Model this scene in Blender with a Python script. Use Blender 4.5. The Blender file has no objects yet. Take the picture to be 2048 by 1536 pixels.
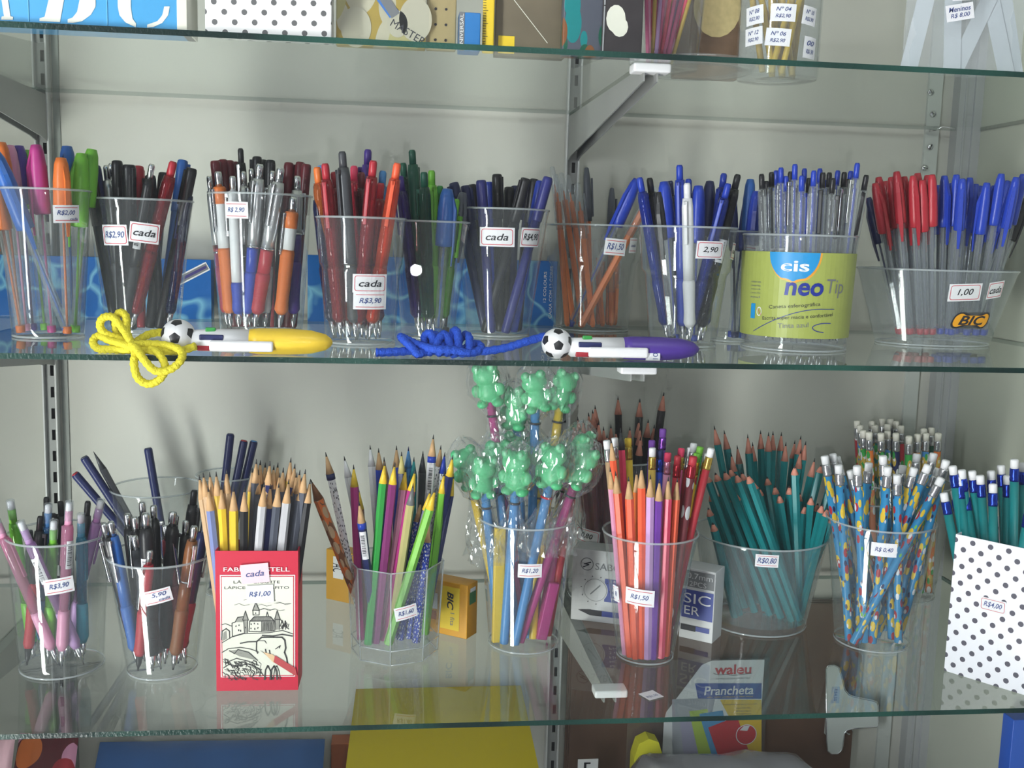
import bpy, bmesh, math, random
from mathutils import Vector, Matrix, noise
random.seed(7)
PI = math.pi
C = bpy.context.scene.collection
SC = bpy.context.scene

# ------------------------------------------------------------------ camera, light, exposure
S = 0.84                                   # distance from the lens to the front edge of the shelves (m)
EYE = 1.25
YAW, PITCH, ROLL, FPX = 0.1187, -0.1349, 0.0281, 2102.0
_cy, _sy, _cp, _sp = math.cos(YAW), math.sin(YAW), math.cos(PITCH), math.sin(PITCH)
FWD = Vector((_sy*_cp, _cy*_cp, _sp)); _r = Vector((_cy, -_sy, 0)); _u = _r.cross(FWD)
RGT = _r*math.cos(ROLL) + _u*math.sin(ROLL); UPV = _u*math.cos(ROLL) - _r*math.sin(ROLL)
CAM = Vector((0, -S, EYE))
cd = bpy.data.cameras.new('camera'); cam = bpy.data.objects.new('camera', cd); C.objects.link(cam)
cd.sensor_width = 36; cd.lens = FPX/2048*36; cd.clip_start = 0.01; cd.clip_end = 50
m = Matrix((RGT, UPV, -FWD)).transposed().to_4x4(); m.translation = CAM
cam.matrix_world = m
SC.camera = cam
SC.view_settings.view_transform = 'Standard'; SC.view_settings.look = 'None'
SC.view_settings.gamma = 1; SC.view_settings.use_curve_mapping = False
SC.view_settings.exposure = -0.40
SC.cycles.transparent_max_bounces = 26; SC.cycles.use_adaptive_sampling = True; SC.cycles.adaptive_threshold = 0.09; SC.cycles.adaptive_min_samples = 8
SC.cycles.max_bounces = 4; SC.cycles.diffuse_bounces = 2; SC.cycles.glossy_bounces = 2; SC.cycles.transmission_bounces = 2
SC.cycles.caustics_reflective = False; SC.cycles.caustics_refractive = False

w = bpy.data.worlds.new('shop'); SC.world = w; w.use_nodes = True
wn = w.node_tree.nodes; wl = w.node_tree.links
bgn = wn['Background']
tc = wn.new('ShaderNodeTexCoord'); sep = wn.new('ShaderNodeSeparateXYZ'); wl.new(tc.outputs['Generated'], sep.inputs[0])
rp = wn.new('ShaderNodeValToRGB'); wl.new(sep.outputs['Z'], rp.inputs[0])
rp.color_ramp.elements[0].position = -0.0; rp.color_ramp.elements[0].color = (0.28, 0.28, 0.30, 1)
rp.color_ramp.elements[1].position = 0.6; rp.color_ramp.elements[1].color = (0.80, 0.84, 0.86, 1)
wl.new(rp.outputs[0], bgn.inputs['Color']); bgn.inputs['Strength'].default_value = 0.88

def area_light(name, loc, aim, sx, sy, power, col):
    d = bpy.data.lights.new(name, 'AREA'); d.shape = 'RECTANGLE'; d.size = sx; d.size_y = sy; d.energy = power; d.color = col
    o = bpy.data.objects.new(name, d); C.objects.link(o); o.location = loc
    o.rotation_euler = (Vector(aim)-Vector(loc)).to_track_quat('-Z', 'Y').to_euler()
    return o
area_light('assumed_doorway_light', (-2.9, -3.0, 1.45), (0.1, 0.1, 1.15), 0.4, 2.5, 120, (0.93, 0.97, 1.0))  # area light out of view; doorway assumed from the highlights on the cups
# added area light low down, no shop floor built, for highlights on the cups
_fd = Vector((-math.sin(math.radians(41)), -math.cos(math.radians(41)), 0)); _fc = Vector((0, .15, 0))+_fd*3.35
_fl = area_light('added_floor_light', (_fc.x, _fc.y, 0.0), (_fc.x, _fc.y, 1), 0.30, 4.4, 230, (1.0, 0.99, 0.96))
_fl.rotation_euler = Matrix((Vector((_fd.y, -_fd.x, 0)), _fd, Vector((_fd.y, -_fd.x, 0)).cross(_fd))).transposed().to_euler()
if (_fl.rotation_euler.to_matrix() @ Vector((0, 0, -1))).z < 0: _fl.rotation_euler = Matrix((Vector((-_fd.y, _fd.x, 0)), _fd, Vector((-_fd.y, _fd.x, 0)).cross(_fd))).transposed().to_euler()
area_light('assumed_ceiling_lamp', (0.5, -1.6, 2.75), (0.2, 0.2, 1.0), 1.2, 0.5, 9, (0.97, 1.0, 0.98))  # ceiling lamp is assumed, out of view

# ------------------------------------------------------------------ pixel helpers (image 2048 x 1536)
def ray(px, py):
    return (FWD + RGT*((px-1024)/FPX) - UPV*((py-768)/FPX)).normalized()
def atY(px, py, y):
    d = ray(px, py); return CAM + d*((y-CAM.y)/d.y)
def onZ(px, py, z):
    d = ray(px, py); return CAM + d*((z-CAM.z)/d.z)
def dist(p): return (p-CAM).dot(FWD)

ZT, ZM, ZL = EYE+0.1788*S, EYE-0.1138*S, EYE-0.4812*S     # shelf top faces
D = 0.4662*S; TH = 0.0045; ZB = 0.57                      # wall depth, glass thickness, the base board

# ------------------------------------------------------------------ materials
MC = {}
def mat(name, col=(0.5, 0.5, 0.5), rough=0.5, metal=0.0, spec=0.5, coat=0.0, em=0.0, bump=0.0, bscale=200, var=0.0, alpha=1):
    if name in MC: return MC[name]
    m = bpy.data.materials.new(name); m.use_nodes = True; MC[name] = m
    b = m.node_tree.nodes['Principled BSDF']; n = m.node_tree.nodes; l = m.node_tree.links
    b.inputs['Base Color'].default_value = (*col, 1); b.inputs['Roughness'].default_value = rough
    b.inputs['Metallic'].default_value = metal; b.inputs['Specular IOR Level'].default_value = spec
    b.inputs['Coat Weight'].default_value = coat
    if em: b.inputs['Emission Color'].default_value = (*col, 1); b.inputs['Emission Strength'].default_value = em
    if bump or var:
        t = n.new('ShaderNodeTexCoord'); nz = n.new('ShaderNodeTexNoise'); nz.inputs['Scale'].default_value = bscale
        l.new(t.outputs['Object'], nz.inputs['Vector'])
        if bump:
            bp = n.new('ShaderNodeBump'); bp.inputs['Strength'].default_value = bump; bp.inputs['Distance'].default_value = 0.001
            l.new(nz.outputs['Fac'], bp.inputs['Height']); l.new(bp.outputs[0], b.inputs['Normal'])
        if var:
            mx = n.new('ShaderNodeMix'); mx.data_type = 'RGBA'
            l.new(nz.outputs['Fac'], mx.inputs[0])
            mx.inputs[6].default_value = (*[c*(1-var) for c in col], 1); mx.inputs[7].default_value = (*[min(1, c*(1+var)) for c in col], 1)
            l.new(mx.outputs[2], b.inputs['Base Color'])
    return m
def clear(name, tint=(0.96, 0.98, 0.98), haze=0.03, hcol=(0.8, 0.85, 0.88), rough=0.03, ior=1.45, boost=1.0, wrinkle=0):
    """thin clear plastic or glass: straight transmission, fresnel reflection, a little milky haze"""
    if name in MC: return MC[name]
    m = bpy.data.materials.new(name); m.use_nodes = True; MC[name] = m
    n = m.node_tree.nodes; l = m.node_tree.links; n.clear()
    out = n.new('ShaderNodeOutputMaterial'); t = n.new('ShaderNodeBsdfTransparent'); t.inputs[0].default_value = (*tint, 1)
    g = n.new('ShaderNodeBsdfGlossy'); g.inputs['Roughness'].default_value = rough; g.inputs['Color'].default_value = (1, 1, 1, 1)
    d = n.new('ShaderNodeBsdfDiffuse'); d.inputs[0].default_value = (*hcol, 1)
    m1 = n.new('ShaderNodeMixShader'); m1.inputs[0].default_value = haze
    l.new(t.outputs[0], m1.inputs[1]); l.new(d.outputs[0], m1.inputs[2])
    f = n.new('ShaderNodeFresnel'); f.inputs[0].default_value = ior
    mu = n.new('ShaderNodeMath'); mu.operation = 'MULTIPLY'; mu.inputs[1].default_value = boost; mu.use_clamp = True
    l.new(f.outputs[0], mu.inputs[0])
    ge = n.new('ShaderNodeNewGeometry'); sb = n.new('ShaderNodeMath'); sb.operation = 'SUBTRACT'; sb.inputs[0].default_value = 1
    l.new(ge.outputs['Backfacing'], sb.inputs[1]); mm = n.new('ShaderNodeMath'); mm.operation = 'MULTIPLY'; l.new(mu.outputs[0], mm.inputs[0]); l.new(sb.outputs[0], mm.inputs[1])
    m2 = n.new('ShaderNodeMixShader'); l.new(mm.outputs[0], m2.inputs[0]); l.new(m1.outputs[0], m2.inputs[1]); l.new(g.outputs[0], m2.inputs[2])
    if wrinkle:
        tc = n.new('ShaderNodeTexCoord'); v = n.new('ShaderNodeTexVoronoi'); v.inputs['Scale'].default_value = wrinkle
        mpw = n.new('ShaderNodeMapping'); mpw.inputs['Scale'].default_value = (1, 1, .33); l.new(tc.outputs['Object'], mpw.inputs[0]); v.feature = 'DISTANCE_TO_EDGE'
        l.new(mpw.outputs[0], v.inputs['Vector'])
        bp = n.new('ShaderNodeBump'); bp.inputs['Strength'].default_value = 1; bp.inputs['Distance'].default_value = 0.0016
        l.new(v.outputs['Distance'], bp.inputs['Height']); l.new(bp.outputs[0], g.inputs['Normal']); l.new(bp.outputs[0], f.inputs['Normal'])
    l.new(m2.outputs[0], out.inputs[0]); return m
def srgb(r, g, b):
    f = lambda c: ((c/255+0.055)/1.055)**2.4 if c > 10 else c/255/12.92
    return (f(r), f(g), f(b))
PAL = dict(white=(235, 235, 238), black=(22, 22, 26), grey=(110, 110, 112), silver=(200, 200, 205), red=(190, 28, 44), darkred=(110, 22, 34), orange=(240, 110, 30),
           neonorange=(255, 82, 40), neonpink=(250, 50, 95), pink=(235, 90, 150), palepink=(235, 150, 190), lilac=(200, 150, 215), purple=(110, 50, 165), plum=(135, 40, 110), navy=(20, 30, 90),
           blue=(22, 55, 190), midblue=(30, 95, 190), sky=(60, 140, 215), cyan=(70, 175, 205), teal=(0, 128, 132), darkgreen=(10, 85, 62), green=(40, 165, 60), lime=(110, 200, 40),
           yellow=(245, 200, 30), paleyellow=(232, 215, 120), gold=(215, 175, 60), brown=(135, 75, 35), wood=(205, 165, 120), pinkwood=(225, 150, 130), lead=(45, 45, 48),
           cream=(240, 235, 220), graphite=(60, 62, 68), magenta=(190, 40, 130), skyprint=(30, 140, 205), violet=(70, 40, 150), indigo=(38, 42, 128), periwinkle=(120, 135, 195), slate=(75, 80, 95), beige=(190, 180, 110))
for _k, _v in PAL.items():
    _l = .3*_v[0]+.59*_v[1]+.11*_v[2]; PAL[_k] = tuple(14+.93*(_l+(x-_l)*.88) for x in _v)
def pm(c, rough=0.35): return mat('plastic_'+c+('_m' if rough > .5 else ''), srgb(*PAL[c]), rough)
def tint(c):
    r = srgb(*PAL[c]); return clear('tinted_'+c, tint=tuple(0.25+0.72*x for x in r), haze=0.35, hcol=r)
M_METAL = mat('metal_bright', (0.75, 0.76, 0.78), 0.22, 1.0)
M_RAIL = mat('metal_rail', (0.34, 0.35, 0.34), 0.5, 0.3)
M_CUP = clear('cup_plastic', (0.96, 0.967, 0.967), haze=0.028, rough=0.05, ior=1.5)
M_CUP2 = clear('jar_plastic', (0.93, 0.94, 0.95), haze=0.06, rough=0.07, ior=1.5)
M_BARREL = clear('barrel_clear', (0.90, 0.915, 0.93), haze=0.13, rough=0.05, ior=1.5)
M_BAG = clear('cellophane', (0.96, 0.97, 0.97), haze=0.05, rough=0.09, ior=1.5, boost=2.4, wrinkle=210)
M_SLEEVE = clear('clear_sleeve', (0.95, 0.96, 0.965), haze=0.03, rough=0.06, ior=1.5)
M_EDGE_GLINT = clear('edge_highlight', (0.9, 0.92, 0.93), haze=0.3, hcol=(.75,.8,.82), rough=0.08, ior=1.5)  # whiter clear plastic: edge highlights put into the colour
M_GLASS = clear('shelf_glass', (0.94, 0.965, 0.95), haze=0.015, hcol=(0.7, 0.8, 0.78), rough=0.015, ior=1.5)
M_PANE = clear('pane_glass', (0.985, 0.992, 0.99), haze=0.004, rough=0.005, ior=1.4, boost=0.3)
M_PAPER = mat('sticker_paper', srgb(232, 232, 236), 0.6)
M_REDLINE = mat('sticker_red_line', srgb(205, 70, 85), 0.6)
M_INK = mat('ink_black', srgb(40, 40, 48), 0.6)
M_INKB = mat('ink_blue', srgb(70, 85, 140), 0.6)
M_WOOD = mat('sharpened_wood', srgb(205, 165, 120), 0.7, var=0.12, bscale=400)
M_PWOOD = mat('sharpened_pink_wood', srgb(218, 145, 125), 0.7, var=0.12, bscale=400)
M_LEAD = mat('pencil_lead', srgb(45, 45, 48), 0.4)

def edge_glass():
    m = mat('glass_edge', (0.02, 0.07, 0.055), 0.3, spec=0.4)
    n = m.node_tree.nodes; l = m.node_tree.links; b = n['Principled BSDF']
    t = n.new('ShaderNodeTexCoord'); z = n.new('ShaderNodeTexNoise'); z.inputs['Scale'].default_value = 350; z.inputs['Detail'].default_value = 4
    l.new(t.outputs['Object'], z.inputs['Vector'])
    z2 = n.new('ShaderNodeTexNoise'); z2.inputs['Scale'].default_value = 6; l.new(t.outputs['Object'], z2.inputs['Vector'])
    r = n.new('ShaderNodeValToRGB'); l.new(z2.outputs['Fac'], r.inputs[0])
    r.color_ramp.elements[0].position = .42; r.color_ramp.elements[0].color = (0.006, 0.02, 0.018, 1)
    r.color_ramp.elements[1].position = .66; r.color_ramp.elements[1].color = (0.02, 0.085, 0.065, 1)
    l.new(r.outputs[0], b.inputs['Base Color'])
    bp = n.new('ShaderNodeBump'); bp.inputs['Strength'].default_value = .6; bp.inputs['Distance'].default_value = .001
    l.new(z.outputs['Fac'], bp.inputs['Height']); l.new(bp.outputs[0], b.inputs['Normal'])
    return m
M_EDGE = edge_glass()
M_EDGE2 = mat('glass_rear_edge', srgb(118, 132, 124), .3)

# ------------------------------------------------------------------ mesh collector
class G:
    def __init__(s): s.v = []; s.f = []; s.m = []; s.s = []; s.mats = []
    def mi(s, m):
        if m not in s.mats: s.mats.append(m)
        return s.mats.index(m)
    def add(s, vs, fs, m, smooth=False, M=None):
        o = len(s.v); i = s.mi(m)
        s.v += [tuple(M @ Vector(p)) if M else tuple(p) for p in vs]
        for f in fs: s.f.append(tuple(a+o for a in f)); s.m.append(i); s.s.append(smooth)
        return s
    def box(s, a, b, m, M=None):
        (x0, y0, z0), (x1, y1, z1) = a, b
        return s.add([(x0, y0, z0), (x1, y0, z0), (x1, y1, z0), (x0, y1, z0), (x0, y0, z1), (x1, y0, z1), (x1, y1, z1), (x0, y1, z1)],
              [(0, 3, 2, 1), (4, 5, 6, 7), (0, 1, 5, 4), (1, 2, 6, 5), (2, 3, 7, 6), (3, 0, 4, 7)], m, False, M)
    def bbox(s, a, b, r, m, M=None):                       # box with chamfered edges
        bm = bmesh.new(); bmesh.ops.create_cube(bm, size=1)
        for v in bm.verts:
            v.co = Vector([(a[i]+b[i])/2 + v.co[i]*(b[i]-a[i]) for i in range(3)])
        bmesh.ops.bevel(bm, geom=bm.edges[:], offset=r, segments=3, profile=.6, affect='EDGES')
        s.bm(bm, m, True, M); return s
    def bm(s, bm, m, smooth=True, M=None):
        bm.verts.index_update()
        s.add([v.co.copy() for v in bm.verts], [[v.index for v in f.verts] for f in bm.faces], m, smooth, M); bm.free(); return s
    def lathe(s, prof, seg, m, M=None, smooth=True, close=False, sx=1, sy=1):
        vs = []; fs = []; n = len(prof)
        for r, z in prof:
            for k in range(seg):
                a = 2*PI*k/seg; vs.append((r*math.cos(a)*sx, r*math.sin(a)*sy, z))
        for i in range(n-1 + (1 if close else 0)):
            j = (i+1) % n
            for k in range(seg):
                k2 = (k+1) % seg; fs.append((i*seg+k, i*seg+k2, j*seg+k2, j*seg+k))
        if not close:
            if prof[0][0] > 1e-6: fs.append(tuple(reversed(range(seg))))
            if prof[-1][0] > 1e-6: fs.append(tuple((n-1)*seg+k for k in range(seg)))
        return s.add(vs, fs, m, smooth, M)
    def tube(s, pts, r, seg, m, smooth=True):
        pts = [Vector(p) for p in pts]; vs = []; fs = []; n = len(pts); nrm = None
        for i, p in enumerate(pts):
            t = (pts[min(i+1, n-1)]-pts[max(i-1, 0)]).normalized()
            if nrm is None:
                nrm = t.orthogonal().normalized()
            nrm = (nrm - t*nrm.dot(t)).normalized(); b = t.cross(nrm)
            rr = r(i/(n-1)) if callable(r) else r
            for k in range(seg):
                a = 2*PI*k/seg; vs.append(p+nrm*(rr*math.cos(a))+b*(rr*math.sin(a)))
        for i in range(n-1):
            for k in range(seg):
                k2 = (k+1) % seg; fs.append((i*seg+k, i*seg+k2, (i+1)*seg+k2, (i+1)*seg+k))
        fs.append(tuple(reversed(range(seg)))); fs.append(tuple((n-1)*seg+k for k in range(seg)))
        return s.add(vs, fs, m, smooth)
    def poly(s, pts, y0, y1, m, M=None):                   # outline in x,z extruded between two y
        n = len(pts); vs = [(x, y0, z) for x, z in pts]+[(x, y1, z) for x, z in pts]
        fs = [tuple(range(n)), tuple(reversed(range(n, 2*n)))]+[(i, i+n, (i+1) % n+n, (i+1) % n) for i in range(n)]
        return s.add(vs, fs, m, False, M)
    def sheet(s, fn, u0, v0, u1, v1, m, nu=8, nv=2, layer=0):
        vs = [fn(u0+(u1-u0)*i/nu, v0+(v1-v0)*j/nv, layer) for j in range(nv+1) for i in range(nu+1)]
        fs = [(j*(nu+1)+i, j*(nu+1)+i+1, (j+1)*(nu+1)+i+1, (j+1)*(nu+1)+i) for j in range(nv) for i in range(nu)]
        return s.add(vs, fs, m)
    def disc(s, fn, cu, cv, ru, rv, m, layer=1, seg=32, rings=4):
        vs = [fn(cu, cv, layer)]; fs = []
        for j in range(1, rings+1):
            for k in range(seg):
                a = 2*PI*k/seg; vs.append(fn(cu+ru*j/rings*math.cos(a), cv+rv*j/rings*math.sin(a), layer))
        for k in range(seg): fs.append((0, 1+k, 1+(k+1) % seg))
        for j in range(rings-1):
            for k in range(seg):
                a, b = 1+j*seg+k, 1+j*seg+(k+1) % seg; fs.append((a, a+seg, b+seg, b))
        return s.add(vs, fs, m)
    def stroke(s, fn, pts, wd, m, layer=2, closed=False):
        pts = [Vector((p[0], p[1])) for p in pts]
        if closed: pts = pts+[pts[0]]
        for a, b in zip(pts, pts[1:]):
            d = b-a
            if d.length < 1e-7: continue
            t = d.normalized()*(wd/2); nn = Vector((-t.y, t.x)); a2, b2 = a-t*.6, b+t*.6
            k = max(1, int(d.length/0.004)); vs = []; fs = []
            for i in range(k+1):
                p = a2.lerp(b2, i/k); vs += [fn(*(p-nn), layer), fn(*(p+nn), layer)]
            for i in range(k): fs.append((2*i, 2*i+2, 2*i+3, 2*i+1))
            s.add(vs, fs, m)
        return s
    def text(s, fn, txt, cu, cv, wd, ht, m, layer=2, shear=0.0, rot=0.0, bold=0.0, fit=True):
        vs, fs = text_geo(txt, shear, bold)
        x0 = min(v[0] for v in vs); x1 = max(v[0] for v in vs); y0 = min(v[1] for v in vs); y1 = max(v[1] for v in vs)
        k = ht/(y1-y0); kx = wd/(x1-x0) if fit else k; c, q = math.cos(rot), math.sin(rot)
        out = []
        for x, y in vs:
            u, v = (x-(x0+x1)/2)*kx, (y-(y0+y1)/2)*k
            out.append(fn(cu+u*c-v*q, cv+u*q+v*c, layer))
        return s.add(out, fs, m)
    def build(s, name, parent=None, loc=None):
        me = bpy.data.meshes.new(name); me.from_pydata(s.v, [], s.f)
        for m in s.mats: me.materials.append(m)
        me.polygons.foreach_set('material_index', s.m); me.polygons.foreach_set('use_smooth', s.s)
        me.update()
        o = bpy.data.objects.new(name, me); C.objects.link(o)
        if parent: o.parent = parent
        if loc is not None: o.location = loc
        return o
_TG = {}
def text_geo(txt, shear=0.0, bold=0.0):
    key = (txt, shear, bold)
    if key in _TG: return _TG[key]
    cu = bpy.data.curves.new('t', 'FONT'); cu.body = txt; cu.size = 1; cu.shear = shear; cu.resolution_u = 3; cu.offset = bold
    o = bpy.data.objects.new('t', cu); me = o.to_mesh()
    r = ([(v.co.x, v.co.y) for v in me.vertices], [tuple(p.vertices) for p in me.polygons])
    o.to_mesh_clear(); bpy.data.objects.remove(o); bpy.data.curves.remove(cu)
    _TG[key] = r; return r

def tag(o, label, cat, group=None, kind=None):
    if label: o['label'] = label
    if cat: o['category'] = cat
    if group: o['group'] = group
    if kind: o['kind'] = kind
    return o
def empty(name, loc, label, cat, group=None, rot=None):
    o = bpy.data.objects.new(name, None); C.objects.link(o); o.location = loc; o.empty_display_size = .01
    if rot is not None: o.rotation_mode = 'QUATERNION'; o.rotation_quaternion = rot
    return tag(o, label, cat, group)
def struct(g, name):
    o = g.build(name); o['kind'] = 'structure'; return o
def plane_fn(o, ux, uy, nrm, eps=0.00012):
    o, ux, uy, nrm = Vector(o), Vector(ux).normalized(), Vector(uy).normalized(), Vector(nrm).normalized()
    return lambda u, v, k=0: o+ux*u+uy*v+nrm*(eps*(k+1))
# ------------------------------------------------------------------ the display case
M_WALL = mat('panel_grey_green', srgb(202, 202, 193), 0.42, var=0.05, bscale=9)
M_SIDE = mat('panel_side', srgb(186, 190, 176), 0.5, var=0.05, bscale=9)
M_BASE = mat('base_board', srgb(150, 150, 145), 0.6)
XP = atY(1848, 300, D).x; XPR = atY(1941, 300, D).x
XL = -0.66; ZTOP = 1.80
struct(G().box((XL, D, ZB), (XPR+.02, D+.02, ZTOP), M_WALL), 'wall_back')
struct(G().box((XPR, -.06, ZB), (XPR+.02, D, ZTOP), M_SIDE), 'wall_right')
struct(G().box((XL-.02, -.06, ZB), (XL, D+.02, ZTOP), M_WALL), 'wall_left')
struct(G().box((XL-.02, -.06, ZB-.02), (XPR+.02, D+.02, ZB), M_BASE), 'floor')
struct(G().box((XL-.02, -.06, ZTOP), (XPR+.02, D+.02, ZTOP+.02), M_WALL), 'ceiling')

# corner post: pale strip with screws, recess, aluminium column
M_ALU = mat('aluminium', (0.50, 0.515, 0.52), 0.55, 0.35)
px = lambda x: atY(x, 300, D).x
g = G(); g.box((px(1845), D-.004, ZB), (px(1872), D, ZTOP), mat('pale_strip', srgb(200, 205, 200), 0.5))
ps = g.build('trim_1'); ps['kind'] = 'structure'
g = G(); g.box((px(1897), D-.016, ZB), (px(1925), D, ZTOP), M_ALU); g.box((px(1925), D-.019, ZB), (XPR, D, ZTOP), M_ALU)
g.box((px(1908), D-.0175, ZB), (px(1911), D-.015, ZTOP), M_ALU)
struct(g, 'trim_2')
for (sx_, sy_) in ((1861, 184), (1866, 228), (1860, 294), (1849, 336), (1817, 738)):
    p = atY(sx_, sy_, D-.004); sg = G()
    sg.lathe([(0.0038, 0), (0.0036, .0012), (.002, .002), (0.0005, .0022)], 20, M_METAL, Matrix.Rotation(PI/2, 4, 'X'))
    sg.box((-.0032, -.0026, -.0004), (.0032, -.0019, .0004), pm('black'), Matrix.Rotation(random.uniform(0, 3), 4, 'Y'))
    tag(sg.build('screw', None, p), 'small slotted metal screw in the pale strip beside the aluminium post', 'screw', 'screws down the pale corner strip')
p = atY(1905, 257, D-.02); p0 = atY(1858, 262, D-.006)
g = G().tube([p0, p0+Vector((.006, -.004, .001)), p0.lerp(p, .5)+Vector((0, -.004, .003)), p, p+Vector((.004, 0, -.0005))], .0011, 8, M_METAL)
tag(g.build('wire_clip'), 'thin bent wire clip crossing the pale strip at the aluminium post', 'wire clip')

# slotted shelf standards
def standard(x0, x1, label):
    g = G(); yb = D; yf = D-.011; L = .0022; M_LIP = mat('rail_lip', (0.72, 0.73, 0.72), .35, .25)
    for a, b in ((x0, x0+L), (x1-L, x1)): g.bbox((a, yf-.0015, ZB+.001), (b, yb, ZTOP-.001), .0007, M_LIP)
    z = ZB+.001; wx0, wx1 = x0+L, x1-L; c0 = wx0+(wx1-wx0)*.48; c1 = wx0+(wx1-wx0)*.82
    web = yf+.004
    g.box((wx0, web, ZB+.001), (c0, web+.0015, ZTOP-.001), M_RAIL); g.box((c1, web, ZB+.001), (wx1, web+.0015, ZTOP-.001), M_RAIL)
    while z < ZTOP-.03:
        g.box((c0, web, z+.012), (c1, web+.0015, z+.0245), M_RAIL); z += .0245
    g.box((wx0, yb-.001, ZB+.001), (wx1, yb, ZTOP-.001), pm('black'))  # black backing: the shade inside the slots, put in as colour
    return tag(g.build('shelf_standard'), label, 'shelf rail')
xl0, xl1 = atY(74, 250, D).x, atY(105, 280, D).x; xm0, xm1 = atY(1131, 240, D).x, atY(1159, 240, D).x
standard(xl0, xl1, 'slotted metal shelf rail behind the cup of fluorescent capped pens')
standard(xm0, xm1, 'slotted metal shelf rail rising behind the cup of orange fineliners')
g = G().box((xl1+.002, D-.0015, ZB), (xl1+.009, D, ZTOP), mat('joint_strip', srgb(150, 155, 150), .5)); struct(g, 'trim_3')

def bracket(xc, zs, label, yfront):
    t = empty('shelf_bracket', (xc, D, zs-TH), label, 'shelf bracket'); g = G(); W = .011
    zr = -.052; y0 = -.012; y1 = yfront-D
    for s in (-1, 1):
        x = s*W/2; pts = [(y0, -.002), (y0, zr), (y0-.02, zr+.004), (y1, -.014), (y1, -.004), (y1+.01, -.002)]
        n = len(pts); vs = [(x-.0007, a, b) for a, b in pts]+[(x+.0007, a, b) for a, b in pts]
        g.add(vs, [tuple(range(n)), tuple(reversed(range(n, 2*n)))]+[(i, (i+1) % n, (i+1) % n+n, i+n) for i in range(n)], M_RAIL)
    g.box((-W/2, y1, -.0042), (W/2, y0, -.003), M_RAIL)
    g.build('arm', t)
    g = G(); g.bbox((-.0155, y1-.006, -.0075), (.0155, y1+.012, -.0002), .002, pm('white')); g.build('support_pad', t)
    return t
pt = onZ(1240, 128, ZT-.006)
bracket((xm0+xm1)/2, ZT, 'grey metal bracket with white pad under the highest glass shelf', pt.y)
bracket((xl0+xl1)/2, ZT, 'dark metal bracket under the highest shelf below the letter sign', pt.y)
bracket((xm0+xm1)/2, ZM, 'grey metal bracket hidden under the middle shelf above the frog pencils', pt.y)
bracket((xl0+xl1)/2, ZM, 'dark bracket under the middle shelf behind the pastel mechanical pencils', pt.y)
pl = onZ(1188, 1380, ZL-.006)
bracket((xm0+xm1)/2, ZL, 'metal bracket with white pad seen through the lowest glass shelf', pl.y)
bracket((xl0+xl1)/2, ZL, 'dark bracket under the lowest shelf above the blue folder', pl.y)

# glass shelves
def shelf(z, label):
    g = G(); x0, x1 = XL+.002, XPR-.001; y0, y1 = 0, D-.0128
    g.add([(x0, y0, z-TH), (x1, y0, z-TH), (x1, y1, z-TH), (x0, y1, z-TH), (x0, y0, z), (x1, y0, z), (x1, y1, z), (x0, y1, z)],
          [(0, 3, 2, 1), (4, 5, 6, 7)], M_GLASS)
    g.add(g.v[:8], [(0, 1, 5, 4), (1, 2, 6, 5), (3, 0, 4, 7)], M_EDGE); g.add(g.v[:8], [(2, 3, 7, 6)], M_EDGE2)
    return tag(g.build('glass_shelf'), label, 'shelf')
shelf(ZT, 'highest green-edged glass shelf carrying the letter sign and paint sets')
shelf(ZM, 'middle green-edged glass shelf carrying the cups of pens')
shelf(ZL, 'lowest green-edged glass shelf carrying the cups of pencils')

# sliding front pane and the camera lamp it mirrors
g = G().box((XL, -.052, ZB), (XPR+.02, -.048, ZTOP), M_PANE); struct(g, 'window_1')
fp = atY(832, 540, -.048); mir = Vector((2*fp.x-CAM.x, CAM.y, 2*fp.z-CAM.z))
lampm = mat('flash_lamp', (1, 1, 1), 0.5, em=1900)
g = G().lathe([(.0001, 0), (.0085, 0), (.0085, .002), (.006, .0036), (.0001, .0042)], 24, lampm, Matrix.Rotation(-PI/2, 4, 'X'))
tag(g.build('flash_lamp', None, mir+Vector((0, -.002, 0))), 'small round white flash lamp mirrored as a bright star in the front pane', 'lamp')

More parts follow.
